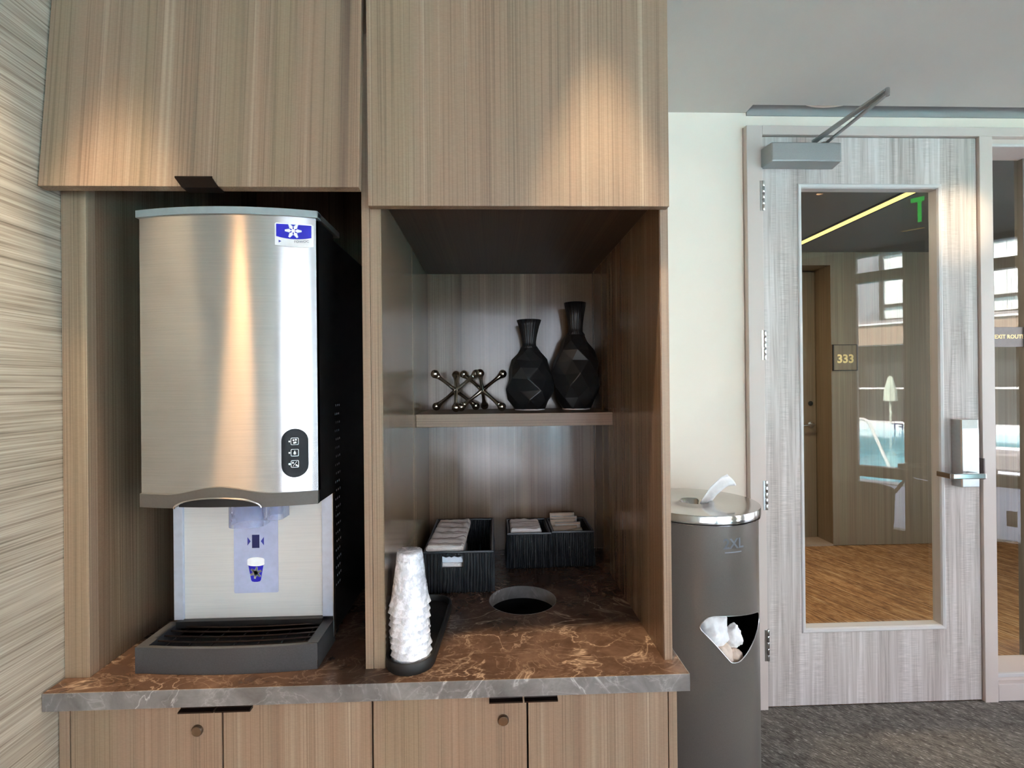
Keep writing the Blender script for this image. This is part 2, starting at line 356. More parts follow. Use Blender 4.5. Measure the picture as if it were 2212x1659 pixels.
def wrapm():
    a = N('crinkled_wrapper_film'); a.set(Roughness=.1); a.p.inputs['Base Color'].default_value = srgb(240, 242, 250); a.p.inputs['Specular IOR Level'].default_value = 1.0
    a.p.inputs['Coat Weight'].default_value = .6; a.p.inputs['Coat Roughness'].default_value = .05
    vo = a.n('ShaderNodeTexVoronoi', feature='DISTANCE_TO_EDGE'); vo.inputs['Scale'].default_value = 1; wv = a.noise(a.coord((90,)*3), 1, 3, .6)
    tc = a.coord((85, 85, 60)); mx_ = a.n('ShaderNodeVectorMath', operation='ADD'); a.l(tc, mx_.inputs[0]); cb = a.n('ShaderNodeCombineXYZ')
    for i in range(3): a.l(a.math('MULTIPLY', wv, 2.2), cb.inputs[i])
    a.l(cb.outputs[0], mx_.inputs[1]); a.l(mx_.outputs[0], vo.inputs['Vector'])
    a.bump(a.math('ADD', a.math('MULTIPLY', vo.outputs['Distance'], 1.0), a.math('MULTIPLY', wv, .8)), .55, .002)
    tr = a.n('ShaderNodeBsdfTransparent'); tr.inputs[0].default_value = (.93, .93, .95, 1); mx = a.n('ShaderNodeMixShader')
    f = a.math('ADD', .48, a.math('MULTIPLY', a.ramp(wv, [(.38, (0, 0, 0)), (.62, (1, 1, 1))]), .45), True)
    a.l(f, mx.inputs[0]); a.l(tr.outputs[0], mx.inputs[1]); a.l(a.p.outputs[0], mx.inputs[2]); a.l(mx.outputs[0], a.out.inputs[0]); return a.m
M_wrap = wrapm()
M_cup = plain('translucent_cup_plastic', srgb(226, 230, 238), .25)
def steel(name, rough, aniso, ang=0):
    a = N(name); a.set(Metallic=1.0, Roughness=rough, Anisotropic=aniso); t = a.n('ShaderNodeTangent', direction_type='RADIAL', axis='Z'); a.l(t.outputs[0], a.p.inputs['Tangent'])
    a.p.inputs['Anisotropic Rotation'].default_value = ang
    f = a.noise(a.coord((9, 9, 900)), 1, 3, .6); g = a.noise(a.coord((220, 220, 900)), 1, 2)
    a.col(a.ramp(f, [(.35, srgb(204, 204, 204)), (.65, srgb(214, 213, 212))])); a.bump(a.math('ADD', a.math('MULTIPLY', f, .5), g), .05, .0002); return a.m
M_steel = steel('brushed_steel', .22, .92, .25)
M_steel2 = steel('brushed_steel_splash', .5, 0); M_steel2.node_tree.nodes['Principled BSDF'].inputs['Metallic'].default_value = .35
def towelm():
    a = N('striped_terry_towel'); f = a.noise(a.coord((420,)*3), 1, 3, .7); g = a.noise(a.coord((30,)*3), 1, 3)
    a.col(a.ramp(g, [(.3, srgb(242, 228, 225)), (.7, srgb(252, 244, 242))])); a.set(Roughness=.95); a.bump(f, .8, .002); return a.m
M_towel = towelm()
M_stripe = plain('brown_towel_stripe', srgb(150, 125, 122), .9)
M_towel_b = plain('pale_blue_white_towel', srgb(222, 228, 240), .9, scale=200)
def water():
    a = N('pool_water'); v_ = a.noise(a.coord((1.2, 3, 1)), 1, 3); a.col(a.ramp(v_, [(.35, srgb(62, 150, 172)), (.65, srgb(110, 195, 212))])); a.set(Roughness=.08); a.bump(v_, .15, .02); return a.m
M_water = water()

# ------------------------------------------------------------------ the room
ZC = 2.53
def poly_slab(name, pts, z0, z1, mat): return S(MB().prism(pts, z0, z1, 'z').build(name, mat))
a1 = wp(-6.3, 0); a2 = wp(2.66, 0)
poly_slab('floor', [(-.79, 2.10), (-.79, a1.y-.1), (a1.x, a1.y-.1), (a2.x+.1, a2.y), (a2.x+.1, 2.10)], -.12, 0, M_carpet)
YS = 2.047     # near edge of the perimeter recess above the door
poly_slab('ceiling', [(-.85, YS), (-.85, a1.y-.3), (a1.x, a1.y-.3), (a2.x+.3, YS)], ZC, ZC+.006, M_ceil)
m = MB().box(-.85, 1.085, YS, 2.16, ZC, ZC+.2); S(m.build('ceiling_soffit', M_ceil))
S(MB().box(1.085, 6, 1.5, 2.3, ZC+.075, ZC+.095).box(1.085, 6, 1.5, 1.52, ZC+.006, ZC+.075).build('ceiling_recess', M_recess_shade))
S(MB().prism([(-.85, 2.6), (-.85, a1.y-.6), (a1.x-.2, a1.y-.6), (a2.x+.5, 2.6)], 2.76, 4.6, 'z').build('ceiling_shade_block', M_darkwall))  # unseen mass for the floors above, height set to shade the terrace
d = thing('ceiling_speaker', 'round white rimmed disc in the ceiling recess above the door', 'speaker', (1.40, 1.885, ZC+.075))
MB().lathe([(r_, ZC+.075+z_) for r_, z_ in ((.150, 0), (.194, -.002), (.2, -.012), (.2, -.062), (.196, -.066), (.188, -.064), (.186, -.03), (.01, -.028))], 1.40, 1.885, 48).build('rim', M_white, d, True)
MB().lathe([(.183, ZC+.040), (.183, ZC+.046)], 1.40, 1.885, 40).build('grille', M_matte, d, True)

S(B('shade_strip', M_recess_shade, None, 1.087, 4.3, 2.104, 2.1105, 2.517, 2.60, bevel=0))  # added strip, its grey stands for the shade at the wall top
S(B('wall_left', M_paper, None, -.93, -.79, a1.y-.2, 1.75, 0, 2.62, bevel=0))
S(MB().box(-.93, 1.071, 2.11, 2.3, 0, 2.75).box(1.071, 6, 2.11, 2.3, 2.465, 2.75).box(4.25, 6, 2.11, 2.3, 0, 2.465).box(-.93, .3, 1.75, 2.11, 0, 2.75).build('wall_back', M_white))

# door frame (structure) and the door
fr = S(MB().box(1.0735, 1.1412, 2.08, 2.28, 0, 2.463).build('trim_1', M_frame, bevel=.002))
S(B('trim_2', M_frame, None, 1.1412, 4.3, 2.08, 2.28, 2.4245, 2.463, bevel=.002))
S(B('trim_3', M_frame, None, 2.0875, 2.1455, 2.08, 2.28, 0, 2.4245, bevel=.002))
S(B('trim_4', M_frame, None, 2.1455, 4.3, 2.08, 2.28, 0.004, .077, bevel=.002))
S(B('trim_5', M_frame, None, 4.23, 4.3, 2.08, 2.28, .077, 2.4245, bevel=.002))
S(MB().box(1.1412, 1.16, 2.142, 2.20, 0, 2.4245).box(2.068, 2.0875, 2.142, 2.20, 0, 2.4245).box(1.16, 2.068, 2.142, 2.20, 2.405, 2.4245).build('trim_6', M_frame, bevel=.001))

door = S(thing('door_1', 'grey limed wood door with tall glass pane and silver lever lock', None, (1.1422, 2.094, .006)))
x0, x1, z0, z1 = 1.1425, 2.0845, .006, 2.4205
gx0, gx1, gz0, gz1 = 1.314, 1.912, .330, 2.206
MB().box(x0, gx0-.004, 2.094, 2.138, z0, z1).box(gx1+.004, x1, 2.094, 2.138, z0, z1).box(gx0-.004, gx1+.004, 2.094, 2.138, z0, gz0-.004).box(gx0-.004, gx1+.004, 2.094, 2.138, gz1+.004, z1).build('leaf', M_door, door, bevel=.0006)
def bead(o, i, z0_, z1_, x0_, x1_, parent, y0, y1, mat, name='glazing_bead'):
    # mitred frame with rounded front lip: o outwards, i inwards
    prof = [(o, y0+.003), (o-.002, y0-.003), (o-.006, y0-.005), (.002, y0-.003), (-.002, y0+.004), (-.003, y1)]
    vv = []
    for q, y in prof:
        vv += [(x0_-q, y, z0_-q), (x1_+q, y, z0_-q), (x1_+q, y, z1_+q), (x0_-q, y, z1_+q)]
    ff = [(k*4+j, k*4+(j+1) % 4, (k+1)*4+(j+1) % 4, (k+1)*4+j) for k in range(len(prof)-1) for j in range(4)]
    return MB().add(vv, ff).build(name, mat, parent)
bead(.018, 0, gz0, gz1, gx0, gx1, door, 2.094, 2.136, M_bead)
B('glass_pane', M_glass, door, gx0, gx1, 2.126, 2.134, gz0, gz1, bevel=0)
for zt, zb in ((2.2296, 2.1028), (1.5996, 1.4729), (.9662, .8415), (.3392, .2069)):
    h = MB().box(1.128, 1.1385, 2.0785, 2.0815, zb, zt).build('hinge', M_satin, door, bevel=.001)
    for k in range(5):
        za = zb+(zt-zb)*k/5
        MB().lathe([(.0065, za+.0008), (.0072, za+.002), (.0072, za+(zt-zb)/5-.002), (.0065, za+(zt-zb)/5-.0008)], 1.1425, 2.082, 14).build('knuckle', M_chrome if k % 2 else M_satin, h, True)
cl = MB().prism([(1.132, 2.094), (1.145, 2.015), (1.437, 2.015), (1.452, 2.094)], 2.283, 2.362, 'z').build('door_closer', M_closer, door, bevel=.005, seg=3)
cl['label'] = 'silver box closer with folded arm'
MB().lathe([(.014, 2.362), (.014, 2.374), (.009, 2.378)], 1.385, 2.05, 16).build('pivot', M_satin, cl, True)
def bar(name, p, q, w, h, mat, par):
    p = Vector(p); q = Vector(q); t = (q-p).normalized(); s_ = t.cross(Vector((0, 0, 1))).normalized()*w/2; up = Vector((0, 0, h/2))
    vv = [p-s_-up, p+s_-up, p+s_+up, p-s_+up, q-s_*.7-up, q+s_*.7-up, q+s_*.7+up, q-s_*.7+up]
    return MB().add(vv, [(0, 1, 2, 3), (7, 6, 5, 4), (0, 4, 5, 1), (1, 5, 6, 2), (2, 6, 7, 3), (3, 7, 4, 0)]).build(name, mat, par, bevel=.002)
bar('arm', (1.345, 2.05, 2.381), (1.384, 1.712, 2.398), .026, .009, M_closer, cl)
bar('forearm', (1.388, 1.712, 2.386), (1.392, 2.072, 2.372), .016, .008, M_closer, cl)
MB().lathe([(.008, 2.378), (.0085, 2.382), (.0085, 2.402), (.007, 2.405)], 1.386, 1.712, 14).build('elbow_bolt', M_chrome, cl, True)
# lock plate and lever
lk = MB().prism([(1.9615, 2.094), (1.9625, 2.052), (1.966, 2.048), (2.036, 2.048), (2.040, 2.052), (2.041, 2.094)], .929, 1.214, 'z').build('lock_case', M_satin, door, bevel=.001)
lk['label'] = 'tall silver electronic lock case with black reader cap'
MB().box(1.965, 2.037, 2.0455, 2.0485, .931, 1.178).build('face_plate', M_plate, lk, bevel=.0015)
MB().box(1.9605, 2.0415, 2.045, 2.0935, 1.180, 1.216).build('reader_cap', M_black, lk, bevel=.003)
MB().lathe([(.0055, 0), (.0055, .002)], 0, 0, 14, True).build('keyhole', M_matte, lk, True)
kh = lk.children[-1]
for v in kh.data.vertices: v.co = Vector((2.003, 2.0455, 1.046))-ORG[kh.name]+Vector((v.co.x, -v.co.z, v.co.y)) if False else Vector((2.003+v.co.x+ORG[kh.name].x, 2.0455-(v.co.z+ORG[kh.name].z), 1.046+v.co.y+ORG[kh.name].y))-ORG[kh.name]
MB().tube([(1.987, 2.048, .988), (1.987, 1.990, .988)], .011, 14).build('spindle', M_chrome, lk, True)
MB().prism([(2.000, 1.978), (2.003, 1.984), (2.000, 1.996), (1.885, 1.996), (1.874, 2.002), (1.868, 2.060), (1.862, 2.060), (1.860, 1.992), (1.868, 1.982)], .977, .999, 'z').build('lever', M_chrome, lk, bevel=.004, seg=3)
S(B('trim_7', M_greige, None, 2.0865, 2.093, 2.076, 2.13, .955, 1.045, bevel=.001))   # strike plate

# sidelight
sl = S(thing('window_1', 'tall sidelight window in a stepped pale frame right of the door', None, (2.1455, 2.08, .077)))
sx0, sx1, sz0, sz1 = 2.1455, 4.23, .077, 2.4245
MB().box(sx0, sx1, 2.105, 2.25, sz1-.022, sz1).box(sx0, sx1, 2.105, 2.25, sz0, sz0+.018).build('stepped_frame', M_frame, sl, bevel=.002)
MB().box(sx0, sx1, 2.10, 2.112, sz1-.034, sz1-.022).box(sx0, sx1, 2.098, 2.112, sz0+.018, sz0+.034).build('glazing_bead', M_bead, sl, bevel=.002)
MB().box(sx0, sx1, 2.112, 2.245, sz1-.030, sz1-.0225).box(sx0, sx1, 2.112, 2.245, sz0+.0185, sz0+.03).build('reveal', M_frame, sl)
B('glass_pane', M_glass, sl, sx0, sx1, 2.236, 2.243, sz0+.02, sz1-.02, bevel=0)
S(B('trim_8', M_darkwall, None, 2.435, 2.48, 2.222, 2.262, sz0+.02, sz1-.02, bevel=.001))
sg = thing('exit_route_sign', 'greige EXIT ROUTE sign on the sidelight glass', 'sign', (2.36, 2.235, 1.53))
B('plate', M_greige, sg, 2.20, 2.60, 2.228, 2.2355, 1.5306, 1.6221, bevel=.001)
text('lettering', 'EXIT ROUTE', .0255, M_gold, sg, (2.368, 2.2278, 1.577), (1, 0, 0), (0, 0, 1), .0006, bold=.0004)
# baseboard
S(B('baseboard_back', M_frame, None, .36, 1.0735, 2.098, 2.11, 0, .09))

# ------------------------------------------------------------------ the corridor behind the glass
CZ = 2.47
S(MB().box(-.2, 7, 2.10, 4.6, -.1, -.004).build('floor_corridor', M_carpet2))
S(MB().box(-.2, 7, 2.3, 4.6, CZ, CZ+.1).build('ceiling_corridor', M_ceil2))
S(MB().box(2.842, 7, 4.14, 4.6, 0, CZ).box(-.2, 1.8, 4.14, 4.6, 0, CZ).box(1.8, 2.842, 4.14, 4.6, 2.36, CZ).box(1.8, 2.842, 4.39, 4.6, 0, 2.36).build('wall_corridor', M_corr_wood))
S(MB().box(-.25, -.2, 2.3, 4.6, 0, CZ).box(6.95, 7, 2.3, 4.6, 0, CZ).build('wall_corridor_ends', M_corr_wood))
d2 = S(thing('door_2', 'plain brown wood door at the left of the corridor', None, (1.85, 4.34, .01)))
B('leaf', M_corr_wood, d2, 1.87, 2.835, 4.34, 4.385, .012, 2.345, bevel=.001)
hd = MB().lathe([(.028, 0), (.028, .008), (.022, .012)], 0, 0, 24).build('handle', M_satin, d2, True)
o_ = ORG[hd.name]
for v in hd.data.vertices: w = v.co+o_; v.co = Vector((2.785+w.x, 4.339-w.z, 1.005+w.y))-o_
MB().tube([(2.785, 4.34, 1.005), (2.785, 4.285, 1.005), (2.775, 4.278, 1.005), (2.68, 4.278, 1.0)], .009, 10).build('lever', M_satin, hd, True)
kb = MB().lathe([(.02, 0), (.02, .006), (.015, .008)], 0, 0, 20).build('deadbolt', M_matte, d2, True); o_ = ORG[kb.name]
for v in kb.data.vertices: w = v.co+o_; v.co = Vector((2.785+w.x, 4.339-w.z, 1.19+w.y))-o_
S(MB().box(1.8, 2.842, 4.14, 4.39, -.004, .012).build('trim_9', M_tan))
rs = thing('room_number_sign', 'small framed plate with the number 333 beside the corridor door', 'sign', (2.95, 4.138, 1.47))
B('plate', M_corr_wood, rs, 2.856, 3.055, 4.130, 4.139, 1.475, 1.685, bevel=.001)
MB().box(2.850, 2.857, 4.127, 4.139, 1.470, 1.69).box(3.054, 3.06, 4.127, 4.139, 1.470, 1.69).box(2.857, 3.054, 4.127, 4.139, 1.685, 1.69).box(2.857, 3.054, 4.127, 4.139, 1.470, 1.475).build('border', M_matte, rs)
text('lettering', '333', .098, M_gold, rs, (2.957, 4.129, 1.567), (1, 0, 0), (0, 0, 1), .0015, bold=.003)
ls = thing('ceiling_light_strip', 'long warm light strip in the corridor ceiling', 'light', (2.42, 3.2, CZ-.002))
MB().box(2.365, 2.382, 2.4, 4.13, CZ-.006, CZ-.0005).box(2.442, 2.459, 2.4, 4.13, CZ-.006, CZ-.0005).build('housing', M_matte, ls)
for x_ in (.7, 1.9):  # added fill lights without fixtures, out of view, to brighten the corridor
    L = bpy.data.lights.new('corridor_fill', 'AREA'); L.size = .3; L.energy = 8; L.color = (1, .80, .58)
    o = bpy.data.objects.new('corridor_fill', L); COL.objects.link(o); o.location = (x_, 3.2, CZ-.02)
B('diffuser', M_led, ls, 2.382, 2.442, 2.4, 4.13, CZ-.006, CZ-.0005, bevel=0)

# ------------------------------------------------------------------ cabinets
YF, YB, ZT = .9496, 1.611, .852
t = thing('tall_cabinet', 'wood cabinet around the ice dispenser with a lifted flap door', 'cabinet', (-.51, 1.28, ZT))
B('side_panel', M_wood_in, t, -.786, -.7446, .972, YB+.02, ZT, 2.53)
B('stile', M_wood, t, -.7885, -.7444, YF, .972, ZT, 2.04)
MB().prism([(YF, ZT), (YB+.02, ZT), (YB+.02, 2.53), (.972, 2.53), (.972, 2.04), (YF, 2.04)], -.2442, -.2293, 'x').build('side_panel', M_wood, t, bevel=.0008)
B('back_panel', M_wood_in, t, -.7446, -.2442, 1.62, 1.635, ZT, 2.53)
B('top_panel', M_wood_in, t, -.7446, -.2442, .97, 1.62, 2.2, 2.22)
FH = Vector((-.511, .9685, 2.285))                       # the flap hangs from its top edge and stands a little ajar
dl = bpy.data.objects.new('flap_door', None)
bpy.data.objects.remove(dl)
dl = MB().box(-.7865, -.2360, .950, .9685, 1.7292, 2.285).build('flap_door', M_wood, None, bevel=.0008)
for v in dl.data.vertices: v.co -= FH
dl.parent = t; dl.location = FH-ORG[t.name]; dl.rotation_euler = (-.0885, 0, 0); ORG[dl.name] = FH
MB().prism([(.9285, 1.7362), (.9285, 1.7340), (.9485, 1.7278), (.968, 1.7278), (.968, 1.7262), (.9475, 1.7262), (.927, 1.7335), (.927, 1.7362)], -.5409, -.4782, 'x').build('pull', M_bronze, dl)
B('fixed_panel', M_wood, t, -.7865, -.2360, .931, .9495, 2.29, 2.525)

n = thing('open_niche_cabinet', 'tall wood cabinet with an open niche, one shelf and upper door', 'cabinet', (.05, 1.28, ZT))
B('side_panel', M_wood, n, -.2287, -.2087, YF, YB+.02, ZT, 2.53)
B('side_panel', M_wood, n, .3199, .3355, YF, YB+.02, ZT, 2.53)
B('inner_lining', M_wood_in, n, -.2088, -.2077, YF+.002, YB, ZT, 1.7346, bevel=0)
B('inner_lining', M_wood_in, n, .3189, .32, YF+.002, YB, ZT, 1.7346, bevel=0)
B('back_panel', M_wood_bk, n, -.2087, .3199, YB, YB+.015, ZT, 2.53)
B('soffit_panel', M_wood_shaded, n, -.2077, .3189, .968, YB, 1.7346, 1.752)
B('front_rail', M_wood_shaded, n, -.2077, .3189, .951, .968, 1.731, 1.80)
B('shelf', M_wood_x, n, -.2076, .3188, 1.3448, YB-.0005, 1.2687, 1.3034, bevel=.001)
du = B('upper_door', M_wood, n, -.2270, .3315, .930, .949, 1.7105, 2.525)

def base_cab(name, label, xa, xm, xb, lock_x, filler, right_panel):
    b = thing(name, label, 'cabinet', ((xa+xb)/2, 1.28, 0))
    B('side_panel', M_wood_in, b, xa, xa+.016, .955, 1.6, .0, .8215); B('side_panel', M_wood if right_panel else M_wood_in, b, xb-.016, xb, .9365 if right_panel else .955, 1.6, .0, .8215)
    B('back_panel', M_gap, b, xa+.016, xb-.016, 1.585, 1.6, .1, .8215); B('bottom_panel', M_gap, b, xa+.016, xb-.016, .955, 1.585, .1, .118)
    B('kick_board', M_gap, b, xa+.016, xb-.016, 1.0, 1.015, 0, .1)
    B('rail', M_gap, b, xa+.016, xb-.016, .9565, .985, .75, .8215)
    if filler: B('filler', M_wood, b, -.7875, -.7695, .935, .954, .1, .8205)
    for k, (p, q) in enumerate(((xa if not filler else -.7685, xm), (xm, xb))):
        q_ = q-.0016-(.0165 if right_panel and k else 0)
        dr = B('door', M_wood, b, p+.0016, q_, .935, .9535, .105, .8195)
        hx0, hx1 = (xm-.0705, xm-.009) if k == 0 else (xm-.006, xm+.0555)
        MB().prism([(.9335, .8135), (.9335, .7975), (.922, .7975), (.920, .7985), (.920, .801), (.929, .8025), (.931, .8135)], hx0, hx1, 'x').build('pull', M_bronze, dr)
        if k == 0:
            c = MB().lathe([(.0102, 0), (.0102, .003), (.0085, .0052), (.0015, .0058)], 0, 0, 24).build('lock', M_lockcyl, dr, True); o_ = ORG[c.name]
            for v in c.data.vertices: w = v.co+o_; v.co = Vector((lock_x+w.x, .9352-w.z, .759+w.y))-o_
    return b
base_cab('base_cabinet', 'low two door wood cabinet under the ice dispenser', -.7690, -.4992, -.2290, -.5434, True, False)
base_cab('base_cabinet', 'low two door wood cabinet under the open niche', -.2290, .0562, .3385, .0112, False, True)

# worktop with a round waste hole
wt = thing('worktop', 'brown veined marble worktop with a round waste hole and grey edge', 'worktop', (-.22, 1.25, .822))
HX, HY, HR = .0655, 1.2375, .0825
def worktop():
    x0, x1, y0, y1, z0, z1 = -.788, .3492, .9036, 1.6105, .822, .852
    bm = bmesh.new(); o_ = ORG[wt.name]
    outer = [bm.verts.new(Vector(p)-o_) for p in ((x0, y0, z1), (x1, y0, z1), (x1, y1, z1), (x0, y1, z1))]
    hole = [bm.verts.new(Vector((HX+HR*math.cos(2*PI*i/64), HY+HR*math.sin(2*PI*i/64), z1))-o_) for i in range(64)]
    ed = [bm.edges.new((outer[i], outer[(i+1) % 4])) for i in range(4)]+[bm.edges.new((hole[i], hole[(i+1) % 64])) for i in range(64)]
    g = bmesh.ops.triangle_fill(bm, edges=ed, use_beauty=True)
    fs = [f for f in g['geom'] if isinstance(f, bmesh.types.BMFace)]
    ex = bmesh.ops.extrude_face_region(bm, geom=fs)
    for v in ex['geom']:
        if isinstance(v, bmesh.types.BMVert): v.co.z -= z1-z0
    bmesh.ops.recalc_face_normals(bm, faces=bm.faces)
    me = bpy.data.meshes.new('slab'); bm.to_mesh(me); bm.free(); me.materials.append(M_marble)
    o = bpy.data.objects.new('slab', me); COL.objects.link(o); o.parent = wt; ORG[o.name] = o_
    MB().box(x0-.0002, x1+.0012, .9022, y0, z0-.001, z1+.0001).box(x1, x1+.0012, y0, y1, z0-.001, z1+.0001).build('edge_band', M_edge, wt, bevel=.0004)
    vv = [(HX+r*math.cos(2*PI*i/64), HY+r*math.sin(2*PI*i/64), z) for r, z in ((HR+.0003, z1+.0002), (HR-.001, z1+.0002), (HR-.001, z0-.001)) for i in range(64)]
    MB().add(vv, [(k*64+i, k*64+(i+1) % 64, (k+1)*64+(i+1) % 64, (k+1)*64+i) for k in range(2) for i in range(64)]).build('hole_edge', M_edge, wt, True, normals=False)
worktop()
cn = thing('waste_can', 'black waste can below the hole in the worktop', 'bin', (HX, HY+.01, .12))
MB().lathe([(.11, .1185), (.125, .80), (.119, .80), (.105, .13), (.01, .128)], HX, HY+.01, 32).build('body', M_gap, cn, True)

# ------------------------------------------------------------------ ice dispenser
im = thing('ice_dispenser', 'stainless countertop ice and water dispenser standing on the worktop', 'ice dispenser', (-.4925, 1.25, ZT))
XL, XR, XM = -.6545, -.3305, -.4925
def fy(x, b=.024, y=.957): return y-b*max(0, 1-((x-XM)/.165)**2)
def bump_(x): q = (x+.502)/.098; return .0135*(math.cos(PI*q)+1)/2 if abs(q) < 1 else 0
MB().box(-.649, -.336, 1.06, 1.58, .866, 1.69).build('body', M_black, im, bevel=.002)
bd = im.children[-1]
v_ = MB()
for i in range(3):
    for j in range(22):
        z = .96+j*.018; y = 1.075+i*.012+(j % 2)*.006; v_.box(-.3362, -.3354, y, y+.004, z, z+.004)
vv_ = v_.build('vent_holes', M_greyprint, bd); vv_['kind'] = 'stuff'
for x in (-.63, -.355):
    for y in (1.10, 1.54): MB().lathe([(.014, .852), (.016, .856), (.016, .868)], x, y, 16).build('foot', M_matte, im, True)
MB().box(-.6545, -.3305, .957, 1.062, 1.168, 1.697).build('head_shell', M_black, im, bevel=.004)
# curved front panel
def curved(zlo, zhi, off, thick, n=48, m=2, x0=XL, x1=XR):
    b = MB(); vv = []
    for side in (0, 1):
        for j in range(m+1):
            for i in range(n+1):
                x = x0+(x1-x0)*i/n; lo, hi = zlo(x), zhi(x)
                vv.append((x, fy(x)-off+(thick if side else 0), lo+(hi-lo)*j/m))
    k = (n+1)*(m+1); ff = []
    for j in range(m):
        for i in range(n):
            a = j*(n+1)+i; ff.append((a, a+1, a+n+2, a+n+1)); ff.append((k+a+n+1, k+a+n+2, k+a+1, k+a))
    for i in range(n):
        ff.append((i+1, i, k+i, k+i+1)); a = m*(n+1)+i; ff.append((a, a+1, k+a+1, k+a))
    for j in range(m):
        a = j*(n+1); ff.append((a, a+n+1, k+a+n+1, k+a)); a += n; ff.append((a+n+1, a, k+a, k+a+n+1))
    return b.add(vv, ff)
curved(lambda x: 1.1855+bump_(x), lambda x: 1.697, 0, .012, x0=-.653).build('front_panel', M_steel, im, True)
fp = im.children[-1]
curved(lambda x: 1.6955, lambda x: 1.7085, .004, .02, x0=-.658, x1=-.3268).build('top_cap', M_cap, im, True)
MB().box(-.658, -.3268, .955, 1.09, 1.697, 1.7085).build('lid', M_bezel, im, bevel=.001)
def arch(x): q = (x+.503)/.078; return .019*math.sqrt(max(0, 1-q*q)) if abs(q) < 1 else 0
curved(lambda x: 1.1615+arch(x), lambda x: 1.1855+bump_(x)+.0005, .0035, .012, 96, 2).build('bezel', M_bezel, im, True)
MB().box(XL, XR, .96, 1.058, 1.1625, 1.172).build('bezel_underside', M_black, im)
MB().tube([(-.503+.0785*math.cos(a), fy(-.503+.0785*math.cos(a))-.006, 1.1615+.0195*math.sin(a)) for a in [PI*k/30 for k in range(31)]], .0018, 8).build('handle_trim', M_chrome, im, True)
curved(lambda x: 1.1615, lambda x: 1.1620+arch(x), -.006, .004, 24, 1, -.580, -.426).build('grip_recess', M_matte, im, True)
# badge
def front(x, dz=0): return fy(x)-.0012-dz
bx0, bx1, bz0, bz1 = -.3990, -.3345, 1.6395, 1.6825
def plate(poly, dz, th, mat, name, par):
    # follows the curved front
    return MB().add([(x, front(x, dz), z) for x, z in poly]+[(x, front(x, dz)+th, z) for x, z in poly],
                    [tuple(range(len(poly)))]+[(i, i+len(poly), (i+1) % len(poly)+len(poly), (i+1) % len(poly)) for i in range(len(poly))]).build(name, mat, par)
def arcrow(x0, x1, z, sag, n=12): return [(x0+(x1-x0)*i/n, z-sag*(1-(2*i/n-1)**2)) for i in range(n+1)]
bg_ = plate(arcrow(bx0, bx1, bz0+.002, .003)+[(bx1, bz1-.002), (bx1-.002, bz1), (bx0+.002, bz1), (bx0, bz1-.002)], .0006, .002, M_badge, 'badge', im)
bg_['label'] = 'blue and silver snowflake maker badge'
plate(arcrow(bx0+.0025, bx1-.003, 1.6575, .004)+[(bx1-.003, bz1-.0022), (bx0+.0025, bz1-.0022)], .0012, .0008, M_blue, 'blue_field', bg_)
def flake(cx, cz, R, yf, spin=0, arms=6, w=.16):
    b = MB()
    def quad(p, q, wd):
        t = (Vector(q)-Vector(p)).normalized(); s_ = Vector((-t.y, t.x))*wd/2; P_ = [Vector(p)-s_, Vector(p)+s_, Vector(q)+s_*.6, Vector(q)-s_*.6]
        b.add([(a.x, yf(a.x), a.y) for a in P_], [(0, 1, 2, 3)])
    for k in range(arms):
        a = math.radians(spin+360/arms*k); d_ = Vector((math.cos(a), math.sin(a))); c_ = Vector((cx, cz))
        quad(c_, c_+d_*R, R*w)
        for f in (.30, .44, .58, .72, .86):
            for sg_ in (-1, 1):
                e = Vector((math.cos(a+sg_*.8), math.sin(a+sg_*.8))); quad(c_+d_*R*f, c_+d_*R*f+e*R*(.42-.30*f), R*.11)
    return b
flake(-.3675, 1.6685, .0142, lambda x: front(x, .0019)).build('snowflake', M_wh, bg_, normals=False)
text('lettering', 'MANITOWOC', .0058, M_greyprint, bg_, (-.3625, front(-.3625, .0012), 1.6487), (1, -.10, 0), (0, 0, 1), .0002, sx=1.28)
plate([(-.3925, 1.6510), (-.3925, 1.6462), (-.3880, 1.6486)], .0012, .0006, M_blue2, 'arrow_mark', bg_)
